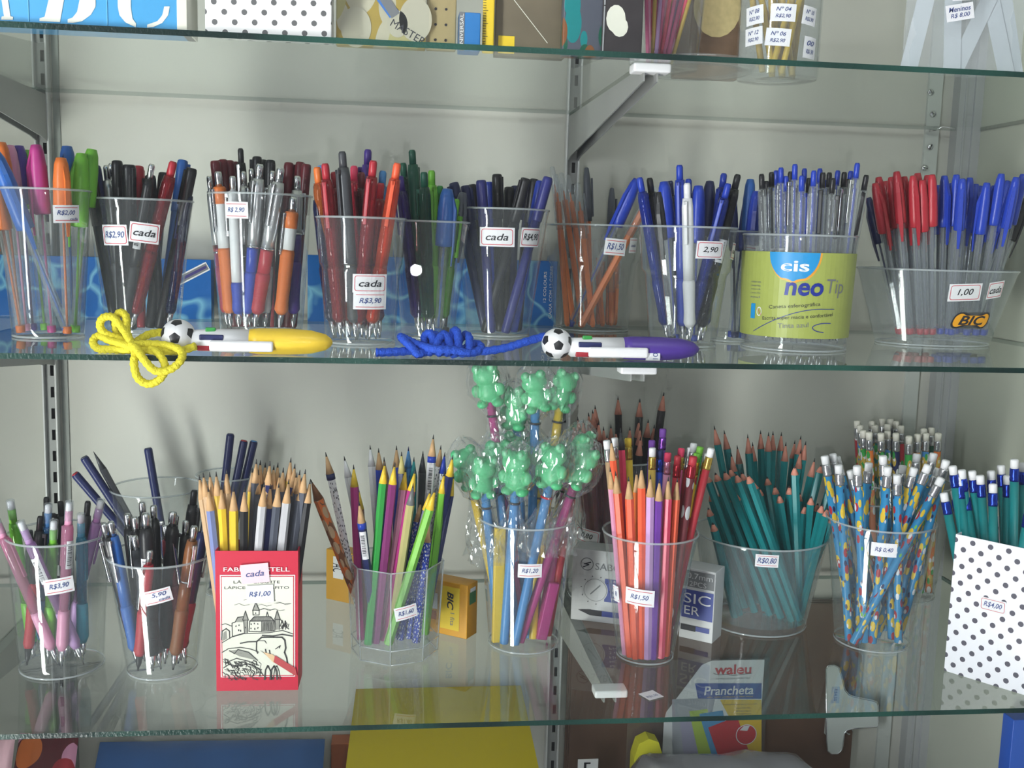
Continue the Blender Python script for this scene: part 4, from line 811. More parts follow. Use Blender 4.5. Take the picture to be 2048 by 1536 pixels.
# red pencil carton
M_RED = mat('carton_red', srgb(200, 32, 62), .45); M_CREAM = mat('print_cream', srgb(226, 226, 212), .55); M_LINE = mat('sketch_line', srgb(62, 62, 62), .6); M_WHT = mat('print_white', srgb(236, 236, 236), .5)
A = onZ(433, 1382, ZL); B_ = onZ(596, 1380, ZL); wr = (B_-A).length; ar = math.atan2(B_.y-A.y, B_.x-A.x); hr = atY(515, 1102, (A.y+B_.y)/2).z-ZL
tr, ff, _ = bx('pencil_box', A, ar, wr, .036, hr, M_RED, 'red pencil carton with a castle sketch, standing open beside the black pens', 'pencil box', open_top=True)
container('box', A, ar, wr, .036, hr, ZL)
W, H = wr, hr
g = G(); g.sheet(ff, W*.055, H*.055, W*.96, H*.465*1.98-H*.0, M_WHT, 4, 2, 0)
g = G(); g.sheet(ff, W*.055, H*.10, W*.965, H*.895*.93, M_WHT, 4, 4, 0); g.sheet(ff, W*.068, H*.106, W*.952, H*.826, M_RED, 4, 4, 1); g.sheet(ff, W*.078, H*.112, W*.942, H*.820, M_CREAM, 4, 4, 2)
g.text(ff, 'FABER-CASTELL', W*.5, H*.872, W*.80, H*.030, M_WHT, 3, bold=.01)
g.text(ff, 'LÁPIS GRAFITE', W*.5, H*.785, W*.56, H*.024, M_LINE, 4); g.text(ff, 'LÁPICES DE GRAFITO', W*.5, H*.745, W*.78, H*.024, M_LINE, 4)
rs = random.Random(3); P = lambda x, y: (W*x, H*y)
def sk(pts, wd=.0005): g.stroke(ff, [P(x+rs.uniform(-.006, .006), y+rs.uniform(-.004, .004)) for x, y in pts], wd, M_LINE, 4)
P = lambda x, y: (W*(x-115)/550, H*(785-y)/949)
def sk(pts, wd=.0005): g.stroke(ff, [P(max(154, min(630, x+rs.uniform(-2, 2))), min(708, y+rs.uniform(-2, 2))) for x, y in pts], wd, M_LINE, 4)
M_SHADE = mat('sketch_grey', srgb(150, 150, 142), .6)
def shade(pts): g.add([ff(*P(*p), 3.5) for p in pts], [tuple(range(len(pts)))], M_SHADE)
for k in range(11): x = rs.uniform(155, 520); y = rs.uniform(150, 235); sk([(x, y), (x+30, y-8), (x+65, y+4), (x+100, y-2)], .0003)
shade([(243, 312), (262, 282), (300, 275), (302, 312)]); shade([(345, 306), (372, 276), (480, 278), (503, 306)]); shade([(296, 300), (313, 240), (332, 300)]); shade([(362, 232), (385, 180), (406, 232)]); shade([(508, 296), (526, 236), (544, 296)]); shade([(205, 508), (262, 500), (335, 520), (395, 575), (330, 560), (270, 545)])
shade([(425, 308), (500, 308), (505, 372), (425, 372)]); shade([(303, 305), (328, 305), (326, 385), (305, 385)]); shade([(512, 300), (542, 300), (540, 365), (514, 365)])
sk([(243, 312), (262, 282), (300, 275)], .0008); sk([(296, 300), (313, 240), (332, 300), (296, 300)], .0008); sk([(362, 232), (385, 180), (406, 232), (362, 232)], .0008); sk([(362, 232), (365, 265), (405, 265), (406, 232)], .0007); sk([(345, 306), (372, 276), (480, 278), (503, 306), (345, 306)], .0009)
sk([(508, 296), (526, 236), (544, 296), (508, 296)], .0008); sk([(512, 300), (514, 370)], .0007); sk([(542, 300), (540, 366)], .0007); sk([(243, 312), (225, 320), (224, 410), (300, 388)], .0007); sk([(303, 305), (305, 388)], .0007); sk([(328, 305), (326, 385)], .0007)
sk([(340, 306), (338, 375), (420, 375), (422, 308)], .0007); sk([(503, 306), (505, 372), (420, 376)], .0007); sk([(452, 278), (460, 246), (468, 278)], .0007); sk([(548, 300), (575, 345)], .0006)
for k in range(22): x = 430+3.3*k; sk([(x, 312), (x-3, 370)], .00025)
for k in range(18): x = 350+7.5*k; sk([(x, 303), (x+12, 280)], .0003)
for (x, y) in ((250, 335), (270, 330), (268, 365), (282, 368), (352, 322), (372, 318), (395, 322), (350, 352), (375, 355), (396, 350), (313, 345), (383, 248)): sk([(x, y), (x, y+7)], .0009)
sk([(545, 345), (560, 300), (572, 340), (580, 305), (590, 350), (604, 362)], .0008)
for k in range(12): x = rs.uniform(545, 600); y = rs.uniform(335, 370); sk([(x, y), (x+8, y-22)], .0006)
sk([(150, 430), (158, 375), (185, 355), (205, 372), (207, 425)], .0009); shade([(160, 440), (165, 385), (186, 368), (190, 425)]); sk([(150, 332), (180, 322), (222, 340)], .0006)
sk([(150, 455), (220, 412), (300, 392), (400, 388), (470, 384), (560, 372), (630, 395)], .0007); sk([(278, 456), (330, 446), (385, 446)], .0011); sk([(425, 404), (500, 408), (560, 398), (628, 410)], .0012)
sk([(385, 446), (420, 418), (500, 416), (560, 418), (578, 440), (583, 490), (575, 520), (588, 560), (595, 610)], .0014); sk([(385, 446), (384, 500), (392, 525)], .0010); sk([(395, 440), (440, 440), (455, 460)], .0006); sk([(448, 500), (455, 535)], .0011); sk([(472, 505), (480, 545)], .0011); sk([(515, 498), (545, 475), (540, 490)], .0008)
sk([(150, 520), (200, 492), (280, 486), (350, 498), (400, 520)], .0007); sk([(205, 508), (240, 528), (262, 500), (335, 520), (395, 575)], .0008)
for k in range(64):
    x, y = rs.uniform(158, 400), rs.uniform(560, 700); a = rs.uniform(-.2, 1.0); l_ = rs.uniform(28, 62)
    sk([(x, y), (x+l_*.5*math.cos(a), y+l_*.5*math.sin(a)), (x+l_*math.cos(a+.6), y+l_*math.sin(a+.6))], rs.choice((.0004, .0006, .0009)))
for k in range(5): x = 425+rs.uniform(0, 80); sk([(x, 710), (x+6, 640), (x+24, 612), (x+40, 650), (x+46, 708)], .0008)
sk([(165, 625), (200, 602), (260, 612), (330, 600), (420, 640)], .0009); sk([(180, 590), (250, 560), (330, 580), (400, 610)], .0008)
P = lambda x, y: (W*x, H*y)
fb = lambda pts, m_, k: g.add([ff(*P(*p), k) for p in pts], [tuple(range(len(pts)))], m_)
fb([(.53, .298), (.66, .25), (.70, .218)], M_LINE, 5); fb([(.575, .283), (.70, .262), (.76, .213), (.70, .205)], mat('print_wood', srgb(225, 190, 150), .5), 6); fb([(.72, .258), (.97, .165), (.99, .10), (.70, .21)], mat('print_pencil', srgb(185, 70, 75), .5), 7)
g.build('printed_face', tr)
sticker(tr, lambda u, v, k=0: ff(W*.48+u*math.cos(.09)-v*math.sin(.09), H*.845+u*math.sin(.09)+v*math.cos(.09), 9+k), W*.34, H*.135, [('cada', 0, 0, .65, .30)], style='', paper=mat('pink_sticker', srgb(235, 205, 215), .6))
sticker(tr, lambda u, v, k=0: ff(W*.54+u*math.cos(.05)-v*math.sin(.05), H*.70+u*math.sin(.05)+v*math.cos(.05), 13+k), W*.33, H*.125, [('R$1,00', 0, 0, .8, .32)], style='')
def gp(tx, ty, fx, c, dt, df, n, **kw): return (tx, ty, fx, dt, df, 'pencil', n, 'pencil', 'pencil', dict(c=c, R=.0039, **kw))
it = [gp(442, 969, 446, 'yellow', -.7, -.7, 'yellow pencil'), gp(467, 973, 468, 'yellow', -.7, -.7, 'yellow pencil'), gp(416, 973, 442, 'periwinkle', -.5, -.4, 'blue pencil'), gp(398, 950, 440, 'wood', .3, .3, 'plain wood pencil'), gp(406, 945, 446, 'wood', .6, .5, 'plain wood pencil'), gp(419, 944, 450, 'wood', .0, .0, 'plain wood pencil'),
      gp(432, 943, 455, 'gold', .5, .4, 'dull gold pencil'), gp(453, 938, 462, 'wood', .4, .2, 'plain wood pencil'), gp(489, 974, 484, 'black', -.5, -.6, 'black pencil'), gp(505, 935, 492, 'yellow', .6, .6, 'yellow pencil'), gp(529, 964, 494, 'silver', -.7, -.7, 'silver grey pencil'), gp(541, 968, 512, 'navy', -.3, -.3, 'dark blue pencil'),
      gp(558, 965, 520, 'slate', -.5, -.5, 'slate grey pencil'), gp(578, 958, 534, 'silver', -.7, -.8, 'silver grey pencil'), gp(604, 953, 552, 'slate', -.6, -.6, 'slate grey pencil'), gp(621, 958, 572, 'black', -.7, -.8, 'black pencil')]
for i, (x, y) in enumerate([(513, 918), (521, 920), (531, 925), (540, 922), (548, 930), (556, 925), (567, 935), (582, 915), (590, 927), (600, 940), (611, 938), (575, 940), (535, 940), (560, 945), (594, 945), (517, 940)]):
    it.append(gp(x, y, 490+(x-510)*.7, ['slate', 'slate', 'gold', 'navy', 'slate'][i % 5], .3+.25*(i % 3), .6, {'gold': 'dull gold', 'slate': 'slate grey', 'navy': 'dark blue'}.get(['slate', 'slate', 'gold', 'navy', 'slate'][i % 5], 'yellow')+' pencil'))
fill('box', 'the red carton', 'the black pens', 'pencils in the red carton', it)

# polka dot bins
def dots(name, base, dot, s, r, ang=0.0, wrap=False):
    m = mat(name, srgb(*base), .55); n = m.node_tree.nodes; l = m.node_tree.links; b = n['Principled BSDF']
    t = n.new('ShaderNodeTexCoord'); mp = n.new('ShaderNodeMapping'); mp.inputs['Rotation'].default_value = (0, ang, 0); l.new(t.outputs['Object'], mp.inputs[0])
    sp = n.new('ShaderNodeSeparateXYZ'); l.new(mp.outputs[0], sp.inputs[0])
    def M(op, a, b_=None):
        q = n.new('ShaderNodeMath'); q.operation = op
        for i, v in enumerate((a, b_)):
            if v is None: continue
            if isinstance(v, (int, float)): q.inputs[i].default_value = v
            else: l.new(v, q.inputs[i])
        return q.outputs[0]
    h = sp.outputs[0] if wrap else M('ADD', sp.outputs[0], sp.outputs[1]); fs_ = []; zc_n = M('SUBTRACT', sp.outputs[2], sp.outputs[1]) if wrap else sp.outputs[2]
    for off in (0, .5):
        u = M('SUBTRACT', M('FRACT', M('ADD', M('DIVIDE', h, s), off)), .5); v = M('SUBTRACT', M('FRACT', M('ADD', M('DIVIDE', zc_n, s), off)), .5)
        fs_.append(M('LESS_THAN', M('SQRT', M('ADD', M('MULTIPLY', u, u), M('MULTIPLY', v, v))), r))
    f = M('MAXIMUM', fs_[0], fs_[1]); mx = n.new('ShaderNodeMix'); mx.data_type = 'RGBA'; l.new(f, mx.inputs[0])
    mx.inputs[6].default_value = (*srgb(*base), 1); mx.inputs[7].default_value = (*srgb(*dot), 1); l.new(mx.outputs[2], b.inputs['Base Color']); return m
A = onZ(1888, 1341, ZL); B_ = onZ(2048, 1390, ZL); ab = math.atan2(B_.y-A.y, B_.x-A.x); hb = atY(1912, 1068, A.y).z-ZL
M_DOT = dots('polka_paper', (238, 238, 246), (80, 78, 92), .0165, .155)
tb, fbin, _ = bx('polka_dot_bin', A, ab, .125, .11, hb, M_DOT, 'white bin with grey polka dots full of teal pencils with white erasers', 'pencil bin', open_top=True)
container('bin', A, ab, .125, .11, hb, ZL)
sticker(tb, lambda u, v, k=0: fbin(.040+u, hb*.56+v, k), .024, .0125, [('R$4,00', 0, 0, .7, .45)], style='box')
it = []
for (x, y, fx, d) in [(1905, 931, 1960, .5), (1923, 939, 1966, .7), (1944, 941, 1985, .7), (1917, 953, 1962, .0), (1923, 963, 1966, -.3), (1908, 981, 1960, -.6), (1929, 977, 1972, -.7), (1986, 967, 1975, -.7), (1982, 941, 2000, .6), (2002, 930, 2020, .7), (2029, 918, 2024, .2), (2047, 925, 2040, .5), (1887, 985, 1950, -.1), (1960, 950, 1990, .3), (2060, 1010, 2000, -.6), (2015, 950, 2010, .4)]:
    it.append((x, y, fx, d, d*.6, 'eraser', 'teal pencil with blue ferrule', 'eraser_pencil', 'pencil', dict(c='teal', ferrule='blue', R=.0041)))
fill('bin', 'the polka dot bin', 'the blue printed pencils', 'teal pencils in the polka dot bin', it)

# white marker boxes
M_CARD = mat('carton_white', srgb(205, 206, 208), .5); M_PB = mat('print_blue', srgb(62, 75, 150), .5); M_GR = mat('print_grey', srgb(120, 122, 126), .5)
A = onZ(1141, 1238, ZL); B_ = onZ(1232, 1249, ZL); a1 = math.atan2(B_.y-A.y, B_.x-A.x); h1 = atY(1141, 1096, A.y).z-ZL
t1, f1, s1 = bx('marker_box', A, a1, .078, .03, h1, M_CARD, 'white pen carton with a dial drawing standing between frog sticks and bright pencils', 'carton')
g = G(); u = h1
g.disc(f1, .016, u*.80, .0072, .0072, M_GR, 1); g.disc(f1, .016, u*.80, .0062, .0062, M_CARD, 2)
g.stroke(f1, [(.020, u*.83), (.013, u*.80), (.018, u*.795), (.012, u*.755)], .0012, M_INK, 3)
g.text(f1, 'SABO', .039, u*.78, .028, u*.095, M_GR, 1)
g.sheet(f1, .036, u*.30, .077, u*.62, M_PB, 4, 2, 0); g.disc(f1, .026, u*.45, .0135, .0135, M_CARD, 1); g.disc(f1, .026, u*.45, .0125, .0125, M_GR, 2); g.disc(f1, .026, u*.45, .012, .012, M_CARD, 3)
g.stroke(f1, [(.021, u*.39), (.031, u*.52)], .0014, M_GR, 4)
for k in range(9): a = k*.6; g.disc(f1, .026+.0155*math.cos(a), u*.45+.0155*math.sin(a), .0006, .0006, M_INK, 4, 8, 1)
for k, s_ in enumerate(('Rex', 'Not', 'No', '3 to', 'Pon')): g.text(f1, s_, .049, u*(.59-.062*k), .007+.001*k, u*.034, M_WHT, 2)
g.add([f1(x, u*y, 2) for x, y in ((.008, .15), (.022, .17), (.022, .085))], [(0, 1, 2)], M_INK); g.sheet(f1, .022, u*.09, .066, u*.165, M_PB, 4, 1, 2); g.sheet(f1, .022, u*.09, .034, u*.165, M_INK, 2, 1, 3)
g.build('printed_face', t1)
A = onZ(1357, 1273, ZL); B_ = onZ(1424, 1288, ZL); a2 = math.atan2(B_.y-A.y, B_.x-A.x); w2 = (B_-A).length; h2 = atY(1357, 1133, A.y).z-ZL
t2, f2, s2 = bx('marker_box', A, a2, w2, .028, h2, M_CARD, 'narrow white pen carton beside the bright pencils, half hidden by their cup', 'carton')
g = G(); u = h2
g.sheet(f2, .001, u*.74, w2-.001, u*.97, M_GR, 2, 1, 0); g.text(f2, '0.7mm', w2*.55, u*.90, w2*.75, u*.08, M_CARD, 1); g.text(f2, '2PCS', w2*.5, u*.79, w2*.5, u*.07, M_CARD, 1)
g.sheet(f2, .001, u*.30, w2-.001, u*.70, M_PB, 2, 1, 0); g.text(f2, 'SIC', w2*.50, u*.58, w2*.8, u*.14, M_WHT, 1); g.text(f2, 'ER', w2*.36, u*.41, w2*.45, u*.12, M_WHT, 1)
g.sheet(f2, w2*.05, u*.12, w2*.5, u*.20, M_INK, 2, 1, 1); g.sheet(f2, w2*.5, u*.13, w2*.9, u*.20, M_PB, 2, 1, 1)
g.build('printed_face', t2)
# small yellow boxes
M_YB = mat('carton_amber', srgb(226, 160, 30), .45); M_YL = mat('print_yellow', srgb(240, 205, 50), .5)
A = onZ(858, 1262, ZL); B_ = onZ(933, 1279, ZL); a3 = math.atan2(B_.y-A.y, B_.x-A.x); w3 = (B_-A).length; h3 = atY(933, 1172, B_.y).z-ZL
t3, f3, s3 = bx('correction_box', A, a3, w3, .021, h3, M_YB, 'small amber carton with vertical lettering standing beside the frog sticks', 'carton')
g = G(); u = h3
g.sheet(f3, w3*.30, u*.12, w3*.80, u*.92, M_YL, 2, 2, 0); g.text(f3, 'BIC', w3*.56, u*.66, w3*.42, w3*.17, M_INK, 1, shear=.25, rot=-PI/2, bold=.03); g.text(f3, '1 fita', w3*.62, u*.32, w3*.3, w3*.11, M_GR, 1, rot=-PI/2)
g.sheet(f3, .001, u*.45, w3*.22, u*.75, M_WHT, 2, 2, 0); g.sheet(f3, .002, u*.25, w3*.2, u*.42, mat('print_brown', srgb(170, 90, 40), .5), 2, 1, 1)
g.sheet(s3, .004, u*.62, .017, u*.85, mat('print_green', srgb(60, 120, 70), .5), 2, 1, 0); g.sheet(s3, .005, u*.84, .016, u*.92, M_WHT, 2, 1, 0)
g.build('printed_face', t3)
A = onZ(652, 1197, ZL); a4 = a3; h4 = atY(652, 1097, A.y).z-ZL
t4, f4, s4 = bx('correction_box', A, a4, .042, .02, h4, mat('carton_ochre', srgb(214, 160, 55), .45), 'ochre carton with a white panel near the back wall behind the orange brown pencil', 'carton')
g = G(); g.sheet(f4, .010, h4*.45, .024, h4*.88, M_WHT, 2, 1, 0); g.text(f4, 'AC', .017, h4*.66, .010, h4*.26, M_INK, 1, rot=-PI/2); g.build('printed_face', t4)

# blue blister packs at the back of the middle shelf
def waves():
    m = mat('blue_pack', srgb(25, 110, 180), .3); n = m.node_tree.nodes; l = m.node_tree.links
    t = n.new('ShaderNodeTexCoord'); v = n.new('ShaderNodeTexVoronoi'); v.feature = 'DISTANCE_TO_EDGE'; v.inputs['Scale'].default_value = 16; v.inputs['Randomness'].default_value = 1
    nz = n.new('ShaderNodeTexNoise'); nz.inputs['Scale'].default_value = 12; mx0 = n.new('ShaderNodeMix'); mx0.data_type = 'RGBA'; mx0.inputs[0].default_value = .12
    l.new(t.outputs['Object'], nz.inputs['Vector']); l.new(t.outputs['Object'], mx0.inputs[6]); l.new(nz.outputs['Color'], mx0.inputs[7]); l.new(mx0.outputs[2], v.inputs['Vector'])
    r = n.new('ShaderNodeValToRGB'); r.color_ramp.elements[0].position = 0; r.color_ramp.elements[0].color = (*srgb(130, 195, 225), 1); r.color_ramp.elements[1].position = .06; r.color_ramp.elements[1].color = (*srgb(25, 105, 185), 1)
    l.new(v.outputs['Distance'], r.inputs[0]); l.new(r.outputs[0], n['Principled BSDF'].inputs['Base Color']); return m
M_WAVE = waves(); yb_ = D-.034
for i, (xa, xb, ty_, lab) in enumerate([(-40, 423, 514, 'blue printed pen carton standing behind the cups tagged 2,00 and 2,90'), (615, 1113, 516, 'blue printed pen carton standing behind the green and navy pens')]):
    a_, b_ = atY(xa, 600, yb_), atY(xb, 600, yb_); h_ = atY((xa+xb)/2, ty_, yb_).z-ZM; wd_ = b_.x-a_.x
    tt, f_, _ = bx('pen_carton', Vector((a_.x, yb_, ZM)), 0, wd_, .018, h_, M_WAVE, lab, 'carton', group='blue pen cartons')
    g = G()
    if i == 0:
        x0, z0 = wd_-.052, h_*.50; d_ = Vector((.052, .028)).normalized(); nn = Vector((-d_.y, d_.x))
        for wd2, mm_, k_ in ((.010, M_WHT, 1), (.007, M_GR, 2), (.003, mat('print_violet', srgb(60, 50, 120), .5), 3)):
            g.stroke(f_, [(x0, z0), (x0+.046, z0+.025)], wd2, mm_, k_)
        g.text(f_, 'hang on', wd_-.032, h_*.38, .020, .003, M_WHT, 1, rot=-PI/2); g.text(f_, 'new pack', wd_-.037, h_*.38, .012, .002, M_WHT, 1, rot=-PI/2)
    else:
        g.text(f_, 'CAIXA COM 12 CORES', wd_-.007, h_*.52, .06, .0035, M_WHT, 1, rot=PI/2); g.text(f_, '12 COLOURS', wd_-.014, h_*.6, .035, .0032, M_WHT, 1, rot=PI/2)
    g.build('printed_face', tt)

# ------------------------------------------------------------------ wrap of the printed jar, mark on the tub
c = CUPS['c8']; pp = atY(1612, 590, c.y-c.rt); zc_ = pp.z-c.z; zhi = atY(1612, 505, c.y-c.rt).z-c.z; zlo = atY(1612, 678, c.y-c.rt).z-c.z
def jar_fn(u, v, k=0):
    r_ = c.r(v)+.0012+.00012*k; a = -PI/2-.0+u/r_; return Vector((r_*math.cos(a), r_*math.sin(a), v))
M_OLIVE = mat('wrap_olive', srgb(168, 178, 92), .35); M_LB = mat('wrap_blue', srgb(40, 150, 215), .35); M_DB = mat('wrap_navy', srgb(40, 55, 150), .35)
g = G(); R0 = c.r(zc_)+.0012; hw = PI*R0*.93; hh = zhi-zlo
g.sheet(jar_fn, -hw, zlo, hw, zhi, M_OLIVE, 60, 4, 0)
# the face of the wrap looks at the camera, a little round to the side
uo = -(c.x-CAM.x)/(c.y-CAM.y)*R0*.9
pts = []
def cap_disc(cu, cv, ru, rv, m_, k_):
    vs = [jar_fn(cu, min(cv, zhi), k_)]; n_ = 40
    for k in range(n_+1):
        a = -PI*k/n_; vs.append(jar_fn(cu+ru*math.cos(a), min(zhi-.0002, cv+rv*math.sin(a)), k_))
    for ring in (.66, .33):
        pass
    rows = []; nu = 24
    vs = []; fs = []
    for j in range(9):
        y = -rv*j/8; hwid = ru*math.sqrt(max(0, 1-(y/rv)**2))
        for i in range(nu+1): vs.append(jar_fn(cu-hwid+2*hwid*i/nu, cv+y-.0002, k_))
    for j in range(8):
        for i in range(nu): a = j*(nu+1)+i; fs.append((a, a+nu+1, a+nu+2, a+1))
    g.add(vs, fs, m_)
cap_disc(uo-.004, zhi, .0245, hh*.36, mat('wrap_orange', srgb(235, 165, 60), .35), 1); cap_disc(uo-.005, zhi, .0235, hh*.335, M_LB, 2)
g.text(jar_fn, 'cis', uo-.004, zhi-hh*.16, .026, hh*.125, M_WHT, 3, bold=.022)
g.text(jar_fn, 'neo', uo+.006, zhi-hh*.425, .036, hh*.155, M_DB, 3, bold=.025, shear=.1); g.text(jar_fn, 'Tip', uo+.037, zhi-hh*.41, .020, hh*.22, M_GR, 3, shear=.1)
g.text(jar_fn, 'Caneta esferográfica', uo-.002, zhi-hh*.625, .048, hh*.055, M_LINE, 3, rot=.10); g.text(jar_fn, 'Escrita super macia e confortável', uo+.002, zhi-hh*.755, .068, hh*.055, M_LINE, 3, rot=.09); g.text(jar_fn, 'Tinta azul', uo-.002, zhi-hh*.85, .028, hh*.055, M_GR, 3, rot=.08)
g.stroke(jar_fn, [(uo-.042+.0036*k, zhi-hh*(.95-.30*math.sin(min(PI/2, k*.085)))) for k in range(23)], .0006, M_DB, 3)
g.stroke(jar_fn, [(uo+.030+.014*math.cos(a), zhi-hh*.87+hh*.055*math.sin(a)) for a in [PI*.4+k*.25 for k in range(14)]], .0007, M_DB, 3)
for k in range(5): g.text(jar_fn, ['contém uma', 'caneta fina', 'de ponta média', 'e ponta fina', 'azul'][k], uo-.043, zhi-hh*(.36+.045*k), .013, hh*.022, M_GR, 3)
g.sheet(jar_fn, uo-.0475, zhi-hh*.80, uo-.0415, zhi-hh*.62, M_LB, 3, 1, 2); g.disc(jar_fn, uo-.0365, zhi-hh*.71, .003, hh*.055, M_WHT, 2); g.disc(jar_fn, uo-.0365, zhi-hh*.71, .0022, hh*.042, M_OLIVE, 3); g.stroke(jar_fn, [(uo-.0385, zhi-hh*.68), (uo-.0345, zhi-hh*.745)], .0006, M_REDLINE, 4)
g.build('printed_wrap', c.o)
c = CUPS['c9']; fB = cup_fn(c, 1944, 641); k_ = fB.scale; g = G()
def rrect(w_, h_, r_, sh=.0):
    o = []
    for (cx_, cy_, a0) in ((w_/2-r_, h_/2-r_, 0), (-w_/2+r_, h_/2-r_, 90), (-w_/2+r_, -h_/2+r_, 180), (w_/2-r_, -h_/2+r_, 270)):
        for q in range(7): a = math.radians(a0+15*q); y = cy_+r_*math.sin(a); o.append((cx_+r_*math.cos(a)+y*sh, y))
    return o
def fillpoly(G_, fn, pts_, m_, k):
    cx_ = sum(p[0] for p in pts_)/len(pts_); cy_ = sum(p[1] for p in pts_)/len(pts_); rings = 5; vs = [fn(cx_, cy_, k)]; n_ = len(pts_); fs = []
    for j in range(1, rings+1): vs += [fn(cx_+(x-cx_)*j/rings, cy_+(y-cy_)*j/rings, k) for x, y in pts_]
    for i in range(n_): fs.append((0, 1+i, 1+(i+1) % n_))
    for j in range(rings-1):
        for i in range(n_): a = 1+j*n_+i; b = 1+j*n_+(i+1) % n_; fs.append((a, a+n_, b+n_, b))
    G_.add(vs, fs, m_)
fillpoly(g, fB, rrect(88*k_, 33*k_, 13*k_, .25), M_INK, 0); fillpoly(g, fB, rrect(82*k_, 27*k_, 11*k_, .25), mat('badge_amber', srgb(245, 170, 40), .4), 2)
g.text(fB, 'BIC', 0, 0, 62*k_, 19*k_, M_INK, 5, shear=.25, bold=.025)
g.build('badge', c.o)
# feet of the oval tub
g = G()
for sx_ in (-1, 1):
    for sy_ in (-1, 1): g.bbox((sx_*.022-.007, sy_*.018-.005, 0), (sx_*.022+.007, sy_*.018+.005, .0085), .002, M_CUP2)
g.build('feet', c.o)

# ------------------------------------------------------------------ price stickers
def price(key, px_, py_, w, h, lines, style='lines', rot=0.0, ink=None):
    c = CUPS[key]; fn = cup_fn(c, px_, py_, rot); s = fn.scale; sticker(c.o, fn, w*s, h*s, lines, style, ink)
one = lambda s_, w_=.66, h_=.36: [(s_, 0, 0, w_, h_)]
price('c1', 134, 428, 56, 35, [('R$2,00', -.03, .06, .68, .30), ('cada', .25, -.28, .32, .16)], rot=.04)
price('c2', 229, 470, 55, 41, one('R$2,90', .78), 'box', .02); price('c2', 289, 466, 58, 40, one('cada', .74, .34), 'box', -.10, M_INK)
price('c3', 472, 420, 52, 33, one('R$ 2,90', .72, .32)); price('c4', 741, 567, 72, 37, one('cada', .66, .36), 'box', 0, M_INK); price('c4', 741, 602, 70, 34, one('R$3,90', .66, .36))
price('c5', 994, 474, 72, 38, one('cada', .64, .36), 'box', 0, M_INK); price('c5', 1062, 475, 52, 38, one('R$4,90', .78, .40), 'box', 0, M_INK)
price('c6', 1231, 494, 48, 33, one('R$1,50', .78, .45), rot=-.06); price('c6', 1266, 491, 24, 30, one('cada', .6, .2))
price('c7', 1421, 500, 62, 35, one('2,90', .56, .36), 'box', 0, M_INK); price('c7', 1467, 503, 36, 33, one('cada', .7, .3), 'box', -.08, M_INK); price('c7b', 1500, 508, 24, 34, one('R$', .6, .3), 'lines', -.1)
price('c8', 1678, 529, 54, 36, [('R$2,00', -.02, .05, .7, .34), ('cada', .25, -.28, .3, .14)], 'box'); price('c9', 1931, 585, 70, 35, one('1,00', .48, .42), 'box', .05, M_INK); price('c9', 1991, 580, 44, 34, one('cada', .76, .40), 'box', .12, M_INK)
price('d1', 118, 1172, 56, 33, one('R$3,90'), rot=.10); price('d2', 316, 1193, 54, 31, [('5,90', .05, .12, .55, .34), ('cada', .2, -.22, .4, .18)], rot=.22); price('d3', 812, 1225, 46, 28, one('R$1,60', .7, .38), rot=.2)
price('d4', 1060, 1142, 49, 29, one('R$1,20', .68, .36)); price('d5', 1279, 1195, 60, 36, one('R$1,50', .62, .32), rot=-.04); price('d5', 1233, 1187, 18, 34, one('R', .3, .3)); price('d6', 1534, 1122, 46, 27, one('R$0,80', .82, .5))
price('d7', 1768, 1100, 50, 29, one('R$ 0,40', .7, .36), ''); price('d9', 1174, 1072, 58, 30, one('0,80', .48, .42), 'box', -.08, M_INK)

